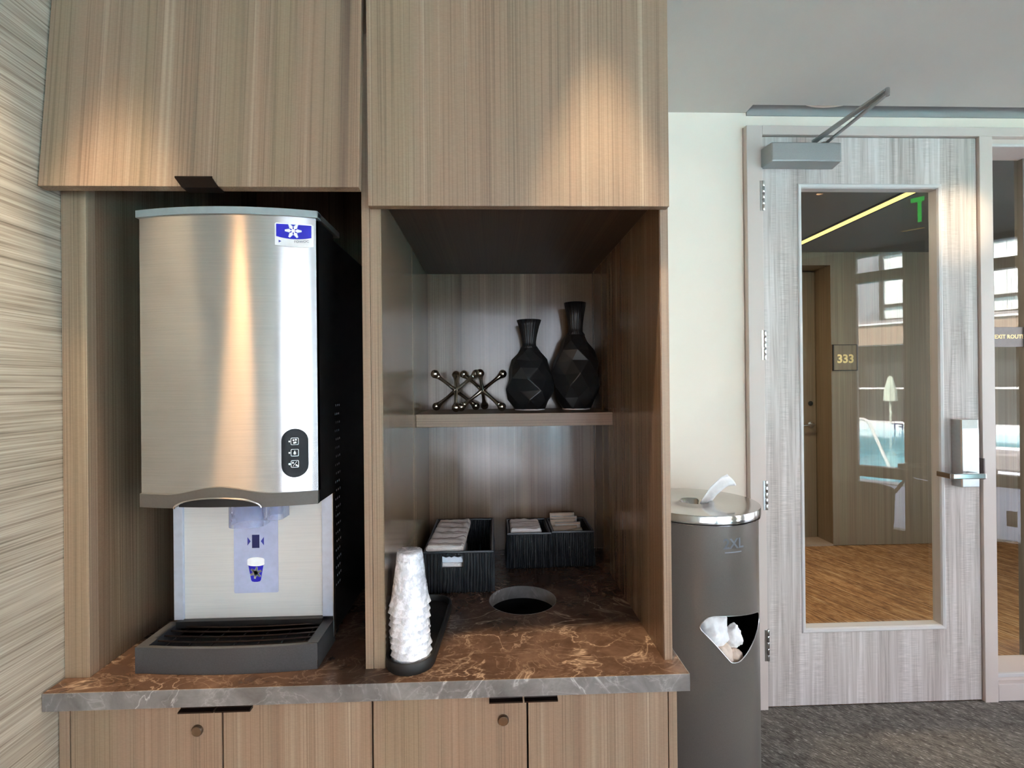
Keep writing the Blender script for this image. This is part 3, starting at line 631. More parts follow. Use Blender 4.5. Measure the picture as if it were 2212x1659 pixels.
# control panel
cx = -.3687
pill = [(cx+.0225*math.cos(a), 1.2803+.0225*math.sin(a)) for a in [PI*k/16 for k in range(17)]]+[(cx+.0225*math.cos(a), 1.2355+.0225*math.sin(a)) for a in [PI+PI*k/16 for k in range(17)]]
cp = plate(pill, .0015, .003, M_gloss, 'control_panel', im)
for k, z in enumerate((1.2797, 1.2587, 1.2380)):
    yq = lambda x: front(x, .0024); b = MB()
    ro = roundpoly(cx-.0062, cx+.0072, z-.0066, z+.0066, .002, 4); ri = roundpoly(cx-.0054, cx+.0064, z-.0058, z+.0058, .0016, 4); q = len(ro)
    b.add([(x, yq(x), zz) for x, zz in ro+ri], [(i, (i+1) % q, q+(i+1) % q, q+i) for i in range(q)])
    def blob(px, pz, r): b.add([(px+r*math.cos(2*PI*i/10), yq(px), pz+r*math.sin(2*PI*i/10)) for i in range(10)], [tuple(range(10))])
    if k == 0:
        for px, pz in ((-.002, .002), (.002, .0028), (.0015, -.002), (-.001, -.0028)): blob(cx+.0005+px, z+pz, .0018)
    elif k == 1:
        blob(cx+.0005, z-.001, .0026); b.add([(cx-.0018, yq(cx), z), (cx+.0028, yq(cx), z), (cx+.0005, yq(cx), z+.0044)], [(0, 1, 2)])
    else:
        b.add([(cx-.0035, yq(cx), z-.0045), (cx-.0027, yq(cx), z-.0045), (cx+.0045, yq(cx), z+.0045), (cx+.0037, yq(cx), z+.0045)], [(0, 1, 2, 3)])
        blob(cx-.0028, z+.0022, .0017); blob(cx+.0028, z-.0022, .0015); blob(cx+.0048, z-.0035, .0013)
    b.build('button_icon', M_wh, cp, normals=False)
    MB().add([(cx-.0085+.0017*math.cos(2*PI*i/12), yq(cx-.0085), z+.0017*math.sin(2*PI*i/12)) for i in range(12)], [tuple(range(12))]).build('indicator', M_dot if k == 2 else M_wh, cp, normals=False)
# lower splash panel
MB().box(-.6565, -.638, 1.052, 1.062, .9066, 1.165).build('side_flange', M_flange, im, bevel=.0006)
MB().box(-.3575, -.335, 1.052, 1.062, .9066, 1.165).build('side_flange', M_flange, im, bevel=.0006)
MB().box(-.3353, -.3338, 1.050, 1.062, .865, 1.69).build('edge_strip', M_satin, im)
MB().box(-.638, -.3575, 1.058, 1.064, .9, 1.166).build('splash_panel', M_steel2, im)
dc = MB().prism(roundpoly(-.5383, -.4486, .9564, 1.140, .003), 1.0572, 1.0582).build('instruction_label', M_decal, im)
B('sensor_window', M_navy, dc, -.5011, -.4863, 1.0565, 1.0574, 1.049, 1.0761, bevel=0)
for s_ in (-1, 1):
    xa = -.4937+s_*.0165; MB().prism([(xa, 1.0710), (xa, 1.0545), (-.4937+s_*.0105, 1.0628)], 1.0564, 1.0573).build('arrow', M_blue2, dc)
MB().prism([(-.5090, 1.0140), (-.5035, .983), (-.5015, .9802), (-.4975, .9792), (-.4905, .9792), (-.486, .9802), (-.484, .983), (-.4785, 1.0140)], 1.0566, 1.0574).build('cup_picture', M_blue, dc)
MB().prism([(-.4937+.0172*math.cos(a), 1.0248+.0052*math.sin(a)) for a in [PI*k/16 for k in range(17)]]+[(-.4937+.0172*math.cos(a), 1.0155+.004*math.sin(a)) for a in [PI+PI*k/16 for k in range(17)]], 1.0562, 1.0573).build('cup_lid_picture', M_wh, dc)
flake(-.4937, .9980, .0122, lambda x: 1.0559, 20, 6, .5).build('snowflake', M_wh, dc, normals=False)
# chute: rounded clear spouts
def spout(x0, x1, y0, y1, z0, z1, r):
    b = MB(); o = roundpoly(x0, x1, y0, y1, r, 6); i_ = roundpoly(x0+.002, x1-.002, y0+.002, y1-.002, r-.002, 6); q = len(o)
    b.add([(x, y, z) for z in (z0, z1) for x, y in o]+[(x, y, z) for z in (z0, z1) for x, y in i_],
          [(k, (k+1) % q, q+(k+1) % q, q+k) for k in range(q)]+[(2*q+(k+1) % q, 2*q+k, 3*q+k, 3*q+(k+1) % q) for k in range(q)]+[(k, 2*q+k, 2*q+(k+1) % q, (k+1) % q) for k in range(q)])
    return b
spout(-.5195, -.452, .985, 1.045, 1.1088, 1.166, .022).build('ice_chute', M_chute, im, True)
spout(-.4525, -.414, .99, 1.04, 1.1225, 1.166, .012).build('water_spout', M_chute, im, True)
MB().tube([(-.446, 1.0, 1.166), (-.446, 1.0, 1.126)], .0014, 8).build('water_nozzle', M_satin, im, True)
# drip tray
TX0, TX1 = -.6685, -.3345
def ty(x): return .957-.012*max(0, 1-((x-XM-.008)/.167)**2)
ns = 24
fpts = [(TX0+(TX1-TX0)*i/ns, ty(TX0+(TX1-TX0)*i/ns)) for i in range(ns+1)]
ipts = [(TX0+.020+(TX1-TX0-.040)*i/ns, ty(TX0+.020+(TX1-TX0-.040)*i/ns)+.008) for i in range(ns+1)]
tr = MB()
tr.add([(x, y, z) for z in (.8525, .9005) for x, y in fpts], [(i, i+1, ns+2+i, ns+1+i) for i in range(ns)])
tr.add([(x, y, .9005) for x, y in fpts]+[(x, y, .9005) for x, y in ipts], [(i, i+1, ns+2+i, ns+1+i) for i in range(ns)])
tr.add([(x, y, .9005) for x, y in ipts]+[(x, y, .868) for x, y in ipts], [(i, i+1, ns+2+i, ns+1+i) for i in range(ns)])
for xo, xi in ((TX0, TX0+.020), (TX1, TX1-.020)):
    tr.add([(xo, .957, .8525), (xo, 1.06, .8525), (xo, 1.06, .9005), (xo, .957, .9005)], [(0, 1, 2, 3)])
    tr.add([(xo, .957, .9005), (xi, ty(xi)+.008, .9005), (xi, 1.06, .9005), (xo, 1.06, .9005)], [(0, 1, 2, 3)])
    tr.add([(xi, ty(xi)+.008, .9005), (xi, 1.06, .9005), (xi, 1.06, .868), (xi, ty(xi)+.008, .868)], [(0, 1, 2, 3)])
tr.add([(TX0, .957, .868), (TX1, .957, .868), (TX1, 1.06, .868), (TX0, 1.06, .868)], [(0, 1, 2, 3)])
tr.add([(TX0, 1.06, .8525), (TX1, 1.06, .8525), (TX1, 1.06, .9005), (TX0, 1.06, .9005)], [(0, 1, 2, 3)])
tray = tr.build('drip_tray', M_charcoal, im)
for k in range(5):
    y0 = .966+k*.0195
    MB().tube([(TX0+.021+(TX1-TX0-.042)*i/16, y0+.004-.010*(1-(i/8-1)**2), .896) for i in range(17)], .0019, 8).build('grille_bar', M_bronze, tray, True)
for k in range(7):
    x = TX0+.04+k*.043
    MB().tube([(x, ty(x)+.012, .889), (x, 1.055, .889)], .0015, 6).build('grille_rib', M_bronze, tray, True)
B('back_lip', M_black, tray, TX0+.02, TX1-.02, 1.044, 1.058, .893, .9065)

# ------------------------------------------------------------------ shelf ornaments
ZS = 1.3036
def jack(name, label, cx, cy, rot):
    L_, rb = .0845, .0125; cz = ZS+rb+L_/math.sqrt(3)
    t = thing(name, label, 'ornament', (cx, cy, ZS), 'nickel jack ornaments on the niche shelf')
    b = MB()
    for az in (90, 210, 330):
        for up in (1, -1):
            a = math.radians(az+rot+(180 if up < 0 else 0)); d_ = Vector((math.cos(a)*math.sqrt(2/3), math.sin(a)*math.sqrt(2/3), up/math.sqrt(3)))
            c_ = Vector((cx, cy, cz)); pts = [c_+d_*L_*f for f in (0, .1, .25, .45, .65, .82, .9)]
            b.tube(pts, .004, 12, rs=[.0075, .0068, .0056, .0050, .0056, .0074, .0098])
            e = c_+d_*L_
            b2 = MB(); b2.sphere(e, rb, 18, 12); b2.build('ball_end', M_nickel, t, 'full')
    b.sphere((cx, cy, cz), .0085, 14, 10); b.build('arms', M_nickel, t, 'full')
    return t
jack('jack_ornament', 'polished nickel jack ornament left on the niche shelf', -.1135, 1.512, 4)
j2 = jack('jack_ornament', 'polished nickel jack ornament beside the shorter black vase', -.0345, 1.508, 176)

def vase(name, label, cx, cy, H, body, neck, seed):
    t = thing(name, label, 'vase', (cx, cy, ZS), 'black faceted vases on the niche shelf')
    rnd = random.Random(seed); n_ = 8; b = MB(); rows = []; vv = []
    for i, (r, z) in enumerate(body):
        for j in range(n_):
            a = 2*PI*(j+(.5 if i % 2 else 0))/n_+rnd.uniform(-.09, .09)+seed
            edge = i in (0, len(body)-1); k = (i+2*(j))%3
            q = r*(1 if edge else (1.06 if k else .87)); zz = z if edge else z+rnd.uniform(-.004, .004)
            vv.append((cx+q*math.cos(a), cy+q*math.sin(a), ZS+zz))
    ff = []
    for i in range(len(body)-1):
        for j in range(n_):
            a, a2, c_, c2 = i*n_+j, i*n_+(j+1) % n_, (i+1)*n_+j, (i+1)*n_+(j+1) % n_
            if i % 2 == 0: ff += [(a, a2, c_), (a2, c2, c_)]
            else: ff += [(a, a2, c2), (a, c2, c_)]
    ff.append(tuple(reversed(range(n_))))
    b.add(vv, ff).build('body', M_vase, t, bevel=.0022, seg=2)
    zt = body[-1][1]; fl = 22
    pr = [(neck[0][0]*1.3, zt-.006)]+neck+[(neck[-1][0]*.86, neck[-1][1]-.001), (neck[0][0]*.7, neck[0][1]+.01)]
    MB().lathe([(r, ZS+z) for r, z in pr], cx, cy, fl*4, True, rfun=lambda a, i: 1-.085*(.5+.5*math.cos(a*fl))*(1 if 1 <= i <= len(neck)-1 else 0)).build('fluted_neck', M_vase, t, 'full')
    MB().lathe([(body[0][0]*.93, ZS), (body[0][0]*.93, ZS+.0035)], cx, cy, 32).build('foot_ring', M_tissue, t, True)
    return t
v1 = vase('vase', 'shorter black faceted vase with flared fluted neck beside the jack ornaments', .1085, 1.527, .272,
     [(.049, .003), (.064, .028), (.0715, .060), (.0715, .092), (.064, .124), (.052, .150), (.036, .174), (.0235, .192)],
     [(.0215, .194), (.0205, .205), (.0235, .222), (.0305, .252), (.0375, .2715)], .35)
v2 = vase('vase', 'taller black faceted vase with slim fluted neck in the niche corner', .2505, 1.530, .327,
     [(.045, .003), (.059, .034), (.0695, .072), (.0715, .108), (.067, .144), (.057, .178), (.041, .208), (.0255, .232)],
     [(.0225, .236), (.0222, .25), (.0255, .28), (.0335, .324)], 1.2)

# ------------------------------------------------------------------ baskets and contents
def basket(name, label, x0, x1, y0, y1, z1, hole=None, strands=24, seed=1):
    t = thing(name, label, 'basket', ((x0+x1)/2, (y0+y1)/2, ZT), 'black woven baskets on the worktop')
    th = .006; z0 = ZT+.001; rnd = random.Random(seed)
    w = MB().box(x0, x0+th, y0, y1, z0, z1).box(x1-th, x1, y0, y1, z0, z1).box(x0+th, x1-th, y1-th, y1, z0, z1).box(x0+th, x1-th, y0+th, y1-th, z0, z0+.005)
    if hole:
        hx0, hx1, hz0, hz1 = hole
        w.box(x0+th, hx0, y0, y0+th, z0, z1).box(hx1, x1-th, y0, y0+th, z0, z1).box(hx0, hx1, y0, y0+th, z0, hz0).box(hx0, hx1, y0, y0+th, hz1, z1)
    else: w.box(x0+th, x1-th, y0, y0+th, z0, z1)
    w.build('wall', M_matte, t, bevel=.0015)
    s_ = MB()
    def strand(p, q, nrm, wd):
        # one flat leaf-like strand, widening to its lower end, bowed outwards
        p = Vector(p); q = Vector(q); nr = Vector(nrm); sd = Vector((-nr.y, nr.x, 0)); vv = []; nn = 6
        for i in range(nn+1):
            f = i/nn; c_ = q+(p-q)*f+sd*math.sin(f*7+p.x*90+p.y*70)*.0008
            wv = wd*(.80-.30*f+.18*math.sin(f*PI*2+p.x*300)); ht = .0030+.0042*(1-f)**2+.0012*math.sin(f*9+p.x*200)
            vv += [c_-sd*wv/2, c_+nr*ht, c_+sd*wv/2]
        s_.add(vv, [(i*3+k, i*3+k+1, i*3+k+4, i*3+k+3) for i in range(nn) for k in (0, 1)])
    def row(ax, bx, fixed, nrm, zlo, zhi, cnt):
        for k in range(cnt):
            f = (k+.5+rnd.uniform(-.2, .2))/cnt; a = ax+(bx-ax)*f; dz = rnd.uniform(-.003, .003)
            pt = (a, fixed, 0) if nrm[1] else (fixed, a, 0)
            strand((pt[0]+rnd.uniform(-.001, .001), pt[1], zhi), (pt[0], pt[1], zlo), nrm, abs(bx-ax)/cnt*1.0)
    if hole:
        row(x0, hx0, y0, (0, -1, 0), z0, z1, round(strands*(hx0-x0)/(x1-x0))); row(hx1, x1, y0, (0, -1, 0), z0, z1, round(strands*(x1-hx1)/(x1-x0)))
        c_ = round(strands*(hx1-hx0)/(x1-x0)); row(hx0, hx1, y0, (0, -1, 0), z0, hz0, c_); row(hx0, hx1, y0, (0, -1, 0), hz1, z1, 3)
    else: row(x0, x1, y0, (0, -1, 0), z0, z1, strands)
    ns_ = round(strands*(y1-y0)/(x1-x0)); row(y0, y1, x1, (1, 0, 0), z0, z1, ns_); row(y0, y1, x0, (-1, 0, 0), z0, z1, ns_)
    row(x0+th, x1-th, y1-th, (0, -1, 0), z0, z1, strands)
    o = s_.build('weave', M_basket, t, normals=False); o['kind'] = 'stuff'
    r_ = MB(); r_.tube([(x0, y0, z1), (x1, y0, z1), (x1, y1, z1), (x0, y1, z1)], .004, 8, True); r_.build('rim', M_basket, t, True)
    return t
basket('storage_basket', 'large black woven basket with a handle hole holding striped towels', -.1815, -.0085, 1.288, 1.598, .954, (-.136, -.083, .916, .944), 24, 3)
basket('storage_basket', 'small black woven basket of folded towel in the niche middle', .0375, .1575, 1.445, 1.598, .951, None, 20, 5)
basket('storage_basket', 'small black woven basket of paper sachets by the niche right wall', .1655, .2835, 1.451, 1.598, .952, None, 20, 8)

def towel(name, label, x0, x1, y0, y1, zt, th, stripes, mat, zf=None, seed=0, skew=0):
    t = thing(name, label, 'towel', ((x0+x1)/2, (y0+y1)/2, zt-th), 'folded towels in the baskets')
    def top(u, v):
        x = x0+(x1-x0)*u+skew*(v-.5); y = y0+(y1-y0)*v
        z = zt+.0022*math.sin(v*31+seed+2*u)+.003*noise.noise(Vector((u*5+seed, v*9, seed)))
        e = min(u, 1-u)*(x1-x0); e2 = min(v, 1-v)*(y1-y0); rnd_ = .007
        for d_ in (e, e2):
            if d_ < rnd_: z -= rnd_*(1-math.sqrt(max(0, 1-((rnd_-d_)/rnd_)**2)))
        return (x, y, z+(zf(u, v) if zf else 0))
    nx, ny = 24, 48; b = MB(); b.sheet(nx, ny, top)
    # sides
    low = lambda p: (p[0], p[1], zt-th)
    for edge in ([top(i/nx, 0) for i in range(nx+1)], [top(1, j/ny) for j in range(ny+1)], [top(i/nx, 1) for i in range(nx+1)], [top(0, j/ny) for j in range(ny+1)]):
        k = len(edge); b.add(edge+[low(p) for p in edge], [(i, i+1, k+i+1, k+i) for i in range(k-1)])
    b.add([(x0-skew/2, y0, zt-th), (x1-skew/2, y0, zt-th), (x1+skew/2, y1, zt-th), (x0+skew/2, y1, zt-th)], [(0, 1, 2, 3)])
    b.build('cloth', mat, t, 'full')
    for v in stripes:
        s_ = MB(); n2 = 24
        s_.sheet(n2, 1, lambda u, w_: (lambda p: (p[0], p[1], p[2]+.0007))(top(.005+.99*u, v+.02*math.sin(u*5+v*9)*.6+w_*.011))); s_.build('stripe', M_stripe, t, normals=False)
    return t
towel('folded_towel', 'top striped towel in the large basket, nearest the viewer', -.176, -.0795, 1.304, 1.565, .9655, .016, (.10, .30, .49, .67, .86), M_towel, seed=1, skew=.008)
towel('folded_towel', 'pale blue towel seen through the handle hole of the large basket', -.174, -.084, 1.297, 1.56, .948, .022, (), M_towel_b, seed=2)
towel('folded_towel', 'lowest pale towel showing at the bottom of the handle hole', -.174, -.087, 1.297, 1.56, .9245, .02, (), M_towel, seed=3)
towel('folded_towel', 'towel low in the large basket, under the other towels', -.174, -.087, 1.297, 1.56, .9035, .042, (), M_towel, seed=4)
towel('folded_towel', 'striped towel folded in the small middle basket', .0445, .1345, 1.456, 1.578, .9605, .028, (.22, .62), M_towel, seed=5)
towel('folded_towel', 'lower towel below the striped one in the small middle basket', .046, .1345, 1.456, 1.575, .930, .07, (), M_towel, seed=6)

def sachet(cx, cy, cz, tilt, rz, label, mat, w=.078, h=.072):
    t = thing('paper_sachet', label, 'sachet', (cx, cy, cz), 'paper sachets in the small basket')
    R_ = Matrix.Rotation(rz, 4, 'Z') @ Matrix.Rotation(tilt, 4, 'X')
    def P_(u, v, s_):
        e = 16*u*(1-u)*v*(1-v); p = Vector(((u-.5)*w, s_*.0028*e**.6, (v-.5)*h)); p.y += .0012*math.sin(9*u+4*v+cx*99)
        return Vector((cx, cy, cz))+(R_ @ p)
    b = MB()
    for s_ in (-1, 1): b.sheet(10, 10, lambda u, v: P_(u, v, s_))
    b.build('pouch', mat, t, 'full', solid=.0003); 
    s2 = MB(); s2.sheet(10, 1, lambda u, v: P_(u, .90+.06*v, -1.25)+Vector((0, -.0006, 0))); s2.build('seam', M_tissue2, t, normals=False)
    return t
for k, (y, lb) in enumerate(((1.573, 'rearmost paper sachet standing in the small right basket'), (1.560, 'second paper sachet from the back of the small right basket'), (1.547, 'middle paper sachet in the small right basket'), (1.528, 'fourth paper sachet from the back of the small right basket'), (1.506, 'front upright paper sachet in the small right basket'))):
    sachet(.211+(k % 2)*.005-.004*k*0+(.006 if k == 3 else 0), y, .938-.0045*k+(.003 if k == 0 else 0), -.35-.05*k, (.03, -.04, .05, -.02, .06)[k], lb, M_paperw if k % 2 == 0 else M_tissue)
sachet(.236, 1.482, .927, -.75, .45, 'tilted white sachet lying foremost in the small right basket', M_tissue, .07, .055)
B('filler_box', M_gap, bpy.data.objects['paper_sachet'], .170, .276, 1.47, 1.585, ZT+.008, ZT+.03) if False else None

# ------------------------------------------------------------------ cups on the tray
ct = thing('cup_tray', 'long black rounded tray under the stack of cups', 'tray', (-.158, 1.075, ZT))
ang = math.radians(-4); c0 = Vector((-.1635, .968, 0)); c1 = Vector((-.1635+.013, 1.187, 0)); RT = .0465
def pillp(r):
    ax = (c1-c0).normalized(); px = Vector((ax.y, -ax.x, 0)); out = []
    for k in range(17): a = PI*k/16; out.append(c1+px*r*math.cos(a)+ax*r*math.sin(a))
    for k in range(17): a = PI*k/16; out.append(c0-px*r*math.cos(a)-ax*r*math.sin(a))
    return out
pp = [(RT-.001, .8522), (RT, .854), (RT, .871), (RT-.001, .8725), (RT-.005, .8725), (RT-.006, .871), (RT-.006, .8585)]
b = MB(); vv = []; q = 34
for r, z in pp: vv += [(p.x, p.y, z) for p in pillp(r)]
ff = [(i*q+j, i*q+(j+1) % q, (i+1)*q+(j+1) % q, (i+1)*q+j) for i in range(len(pp)-1) for j in range(q)]
ff += [tuple(reversed(range(q))), tuple((len(pp)-1)*q+j for j in range(q))]
b.add(vv, ff).build('dish', M_matte, ct, True)
CX, CY, CZ0, STEP, CH = -.1630, .9715, .8590, .0132, .098
def wrap_mesh(seed, top_):
    n_, k_ = 56, 22; vv = []
    for i in range(k_+1):
        f = i/k_; z = CH*f*1.002+.0015; r = .0335-(.0335-.0222)*f+.0010
        sk = .0034*math.exp(-f*10)
        for j in range(n_):
            a = 2*PI*j/n_
            p = Vector((math.cos(a)*2.6, math.sin(a)*2.6, f*5+seed*7.3))
            p2 = Vector((math.cos(a)*4.2, math.sin(a)*4.2, f*1.5+seed*5)); q_ = noise.noise(p)*.0018+(.5-abs(noise.noise(p2*.8)))*.0030*(1-.6*f)+.0011*math.sin(a*9+seed*4)*math.exp(-f*9)+(.5-abs(noise.noise(p*3)))*.0005
            vv.append(((r+sk+q_)*math.cos(a), (r+sk+q_)*math.sin(a), z+noise.noise(p*1.7)*.0015*(1 if 0 < i < k_ else .4)))
    vv.append((0, 0, CH*1.002+.002)); e = len(vv)-1
    ff = [(i*n_+j, i*n_+(j+1) % n_, (i+1)*n_+(j+1) % n_, (i+1)*n_+j) for i in range(k_) for j in range(n_)]+[(k_*n_+j, k_*n_+(j+1) % n_, e) for j in range(n_)]
    return MB().add(vv, ff)
NC = 9; order = ('lowest', 'second lowest', 'third lowest', 'fourth lowest', 'middle', 'fourth from top', 'third from top', 'second from top', 'topmost')
for k in range(NC):
    cu = thing('plastic_cup', '%s wrapped plastic cup of the stack on the black tray' % order[k], 'cup', (0, 0, 0), 'stack of wrapped plastic cups')
    MB().lathe([(.0328, .0), (.0335, .002), (.0325, .004), (.0219, CH-.002), (.0210, CH), (.0198, CH-.003), (.0202, CH-.006), (.0312, .004), (.0319, .001)], 0, 0, 40, False).build('shell', M_cup, cu, True)
    wrap_mesh(k*1.37+.4, k == NC-1).build('wrapper', M_wrap, cu, 'full', normals=False)
    lean = .006*(k/8)
    cu.location = (CX+random.uniform(-.0012, .0012)-lean*.3, CY+random.uniform(-.001, .001), CZ0+STEP*k*1.0)
    cu.rotation_euler = (0, 0, k*2.1)

# ------------------------------------------------------------------ wipes bin
bn = thing('wipes_bin', 'tall grey round wipes bin with steel lid between cabinet and door', 'bin', (.734, 1.836, 0))
BX, BY, BR, BH = .734, 1.836, .2150, .945
def cyl_body():
    # the shell with a rounded triangular opening cut by grid selection
    tri = [(-107.5, .585), (-101, .612), (-90, .617), (-70, .612), (-50, .602), (-43, .596), (-39.5, .585), (-39.5, .560), (-48, .527), (-60, .49), (-68, .470), (-73, .461), (-79, .461), (-83, .470), (-95, .523), (-104, .558), (-107, .570)]
    bm = bmesh.new(); o_ = ORG[bn.name]
    P2 = []
    for i in range(len(tri)):       # smooth outline (Catmull-Rom)
        p0, p1, p2, p3 = (Vector(tri[(i+k-1) % len(tri)]) for k in range(4))
        for s_ in range(3):
            u = s_/3; P2.append(.5*((2*p1)+(p2-p0)*u+(2*p0-5*p1+4*p2-p3)*u*u+(3*p1-p0-3*p2+p3)*u*u*u))
    A0, A1, Z0, Z1 = -125., -25., .40, .68
    ov = []
    for k in range(21): ov.append((A0+(A1-A0)*k/20, Z0))
    for k in range(1, 9): ov.append((A1, Z0+(Z1-Z0)*k/8))
    for k in range(1, 21): ov.append((A1-(A1-A0)*k/20, Z1))
    for k in range(1, 8): ov.append((A0, Z1-(Z1-Z0)*k/8))
    def mk(lst): return [bm.verts.new((a/100., z, 0)) for a, z in lst]
    o1 = mk(ov); h1 = mk([(p.x, p.y) for p in P2]); extra = []
    ed = [bm.edges.new((l[i], l[(i+1) % len(l)])) for l in (o1, h1) for i in range(len(l))]
    bmesh.ops.triangle_fill(bm, edges=ed, use_beauty=True)
    long_ = [e for e in bm.edges if abs(e.verts[0].co.x-e.verts[1].co.x) > .06]
    for _ in range(3):
        long_ = [e for e in bm.edges if abs(e.verts[0].co.x-e.verts[1].co.x) > .06]
        if long_: bmesh.ops.subdivide_edges(bm, edges=long_, cuts=1)
    bmesh.ops.triangulate(bm, faces=bm.faces)
    for v in bm.verts:
        a = math.radians(v.co.x*100); z = v.co.y; v.co = Vector((BX+BR*math.cos(a), BY+BR*math.sin(a), z))-o_
    # rest of the shell
    def patch(a0, a1, z0, z1, na, nz):
        g = [[bm.verts.new(Vector((BX+BR*math.cos(math.radians(a0+(a1-a0)*i/na)), BY+BR*math.sin(math.radians(a0+(a1-a0)*i/na)), z0+(z1-z0)*j/nz))-o_) for i in range(na+1)] for j in range(nz+1)]
        for j in range(nz):
            for i in range(na): bm.faces.new((g[j][i], g[j][i+1], g[j+1][i+1], g[j+1][i]))
    patch(A0, A1, .02, Z0, 40, 1); patch(A0, A1, Z1, .925, 40, 1); patch(A1, A0+360, .02, .925, 104, 1)
    bmesh.ops.remove_doubles(bm, verts=bm.verts, dist=.0004); bmesh.ops.recalc_face_normals(bm, faces=bm.faces)
    for f in bm.faces: f.smooth = True
    me = bpy.data.meshes.new('body'); bm.to_mesh(me); bm.free(); me.materials.append(M_bin)
    o = bpy.data.objects.new('body', me); COL.objects.link(o); o.parent = bn; ORG[o.name] = o_
    pts = [(BX+(BR+.001)*math.cos(math.radians(p.x)), BY+(BR+.001)*math.sin(math.radians(p.x)), p.y) for p in P2]
    MB().tube(pts, .0016, 6, True).build('opening_trim', M_satin, bn, True)
cyl_body()
MB().lathe([(BR-.004, .0), (BR-.004, .022)], BX, BY, 64, False).build('base_ring', M_matte, bn, True)
MB().lathe([(.20, .435), (.2, .30), (.01, .30)], BX, BY, 48, False).build('liner_bucket', M_gap, bn, True)
MB().add([(BX+.208*math.cos(math.radians(a_)), BY+.208*math.sin(math.radians(a_)), z_) for z_ in (.43, .70) for a_ in range(-36, 236, 8)], [(i, i+1, 35+i, 34+i) for i in range(33)]).build('inner_lining', M_gap, bn, True, normals=False)
LR = .2235
MB().lathe([(LR-.002, .917), (LR, .919), (LR, .9425), (LR-.0015, .945), (LR-.006, .9455), (.056, .9455), (.0525, .944), (.049, .938), (.022, .90), (.018, .86)], BX, BY, 72, False).build('lid', M_lid, bn, True)
MB().lathe([(LR-.004, .9105), (LR-.001, .9115), (LR-.001, .9135), (LR-.004, .9145)], BX, BY, 72, False).build('lid_ring', M_chrome, bn, True)
def on_cyl(deg, z, r=BR): a = math.radians(deg); return Vector((BX+r*math.cos(a), BY+r*math.sin(a), z))
M_logo = plain('pale_grey_print', srgb(150, 156, 164), .4)
lg = text('lettering', '2XL', .046, M_logo, bn, on_cyl(-77, .850, BR+.002), (math.sin(math.radians(77)), math.cos(math.radians(77))*1.0, 0), (0, 0, 1), .0002, bold=.001)
o_ = ORG[lg.name]
for v in lg.data.vertices:
    w = v.co+o_; d_ = w-Vector((BX, BY, w.z)); d_.z = 0; s_ = (w-on_cyl(-77, w.z)).dot(Vector((math.sin(math.radians(77)), math.cos(math.radians(77)), 0)))
    v.co = on_cyl(-77+math.degrees(s_/BR), w.z, BR+.0008)-o_
MB().add([tuple(on_cyl(-86+17*i/10, z, BR+.0008)) for z in (.8215, .8250) for i in range(11)], [(i, i+1, 12+i, 11+i) for i in range(10)]).build('logo_underline', M_logo, bn, normals=False)
# wipe sticking out of the lid
wi = thing('wet_wipe', 'white wipe pulled up through the hole in the bin lid', 'wipe', (BX+.04, BY, .94))
def wipe(u, v):
    # u along the strip, v across
    path = [Vector((BX+.030, BY-.008, .925)), Vector((BX+.040, BY-.02, .948)), Vector((BX+.062, BY-.03, .985)), Vector((BX+.100, BY-.035, 1.022)), Vector((BX+.128, BY-.03, 1.028))]
    f = u*(len(path)-1); i = min(int(f), len(path)-2); c_ = path[i].lerp(path[i+1], f-i)
    wd = .034+.036*u; fold = .010*math.sin(v*PI*3+u*2)*(0.5+u)
    return c_+Vector((-.55*(v-.5)*wd*1.5+0.0, fold-.5*(v-.5)*wd, .8*(v-.5)*wd+.006*math.sin(v*9+u*3)*u))
MB().sheet(18, 20, wipe).build('sheet', M_tissue, wi, 'full', solid=.0006)
# rubbish seen through the opening
def crumple(name, label, c, r, mat, seed, sz=1.0, cat='wipe'):
    t = thing(name, label, cat, c); b = MB(); b.sphere(c, r, 40, 26, sz)
    for i, v in enumerate(b.v):
        d_ = v-Vector(c); p = d_/r
        k = 1+.30*noise.noise(p*1.3+Vector((seed, 0, 0)))+.22*abs(noise.noise(p*2.6+Vector((0, seed, 0))))+.08*abs(noise.noise(p*6+Vector((0, 0, seed))))
        b.v[i] = Vector(c)+d_*k
    b.build('sheet', mat, t, 'full'); return t
crumple('trash_bag', 'translucent white bag bulging in the bin opening', on_cyl(-96, .535, .125), .066, M_tissue, 1, 1.0, 'bag')
crumple('used_wipe', 'crumpled beige wipe low in the bin opening', on_cyl(-81, .464, .165), .034, M_tissue2, 5)
crumple('used_wipe', 'crumpled white wipe at the point of the bin opening', on_cyl(-63, .515, .160), .027, M_tissue, 3, 1.3)
crumple('used_wipe', 'pinkish used wipe at the bottom tip of the bin opening', on_cyl(-68, .456, .178), .024, M_tissue2, 8)

# ------------------------------------------------------------------ downlights in the ceiling
for k, (x, y, e, h, b, ti) in enumerate(DOWN):
    t = thing('ceiling_downlight', ('small round downlight in the ceiling before the flap door', 'small round downlight in the ceiling before the upper niche door', 'small round downlight in the ceiling before the glass door', 'small round downlight in the ceiling by the papered wall')[k], 'light', (x, y, ZC-.001), 'ceiling downlights')
    MB().lathe([(.020, ZC-.0005), (.021, ZC-.005), (.034, ZC-.006), (.036, ZC-.0005)], x, y, 32, False).build('trim_ring', M_white, t, True)
    MB().lathe([(.020, ZC-.0008), (.020, ZC-.002)], x, y, 24).build('lens', M_lamp, t, True)

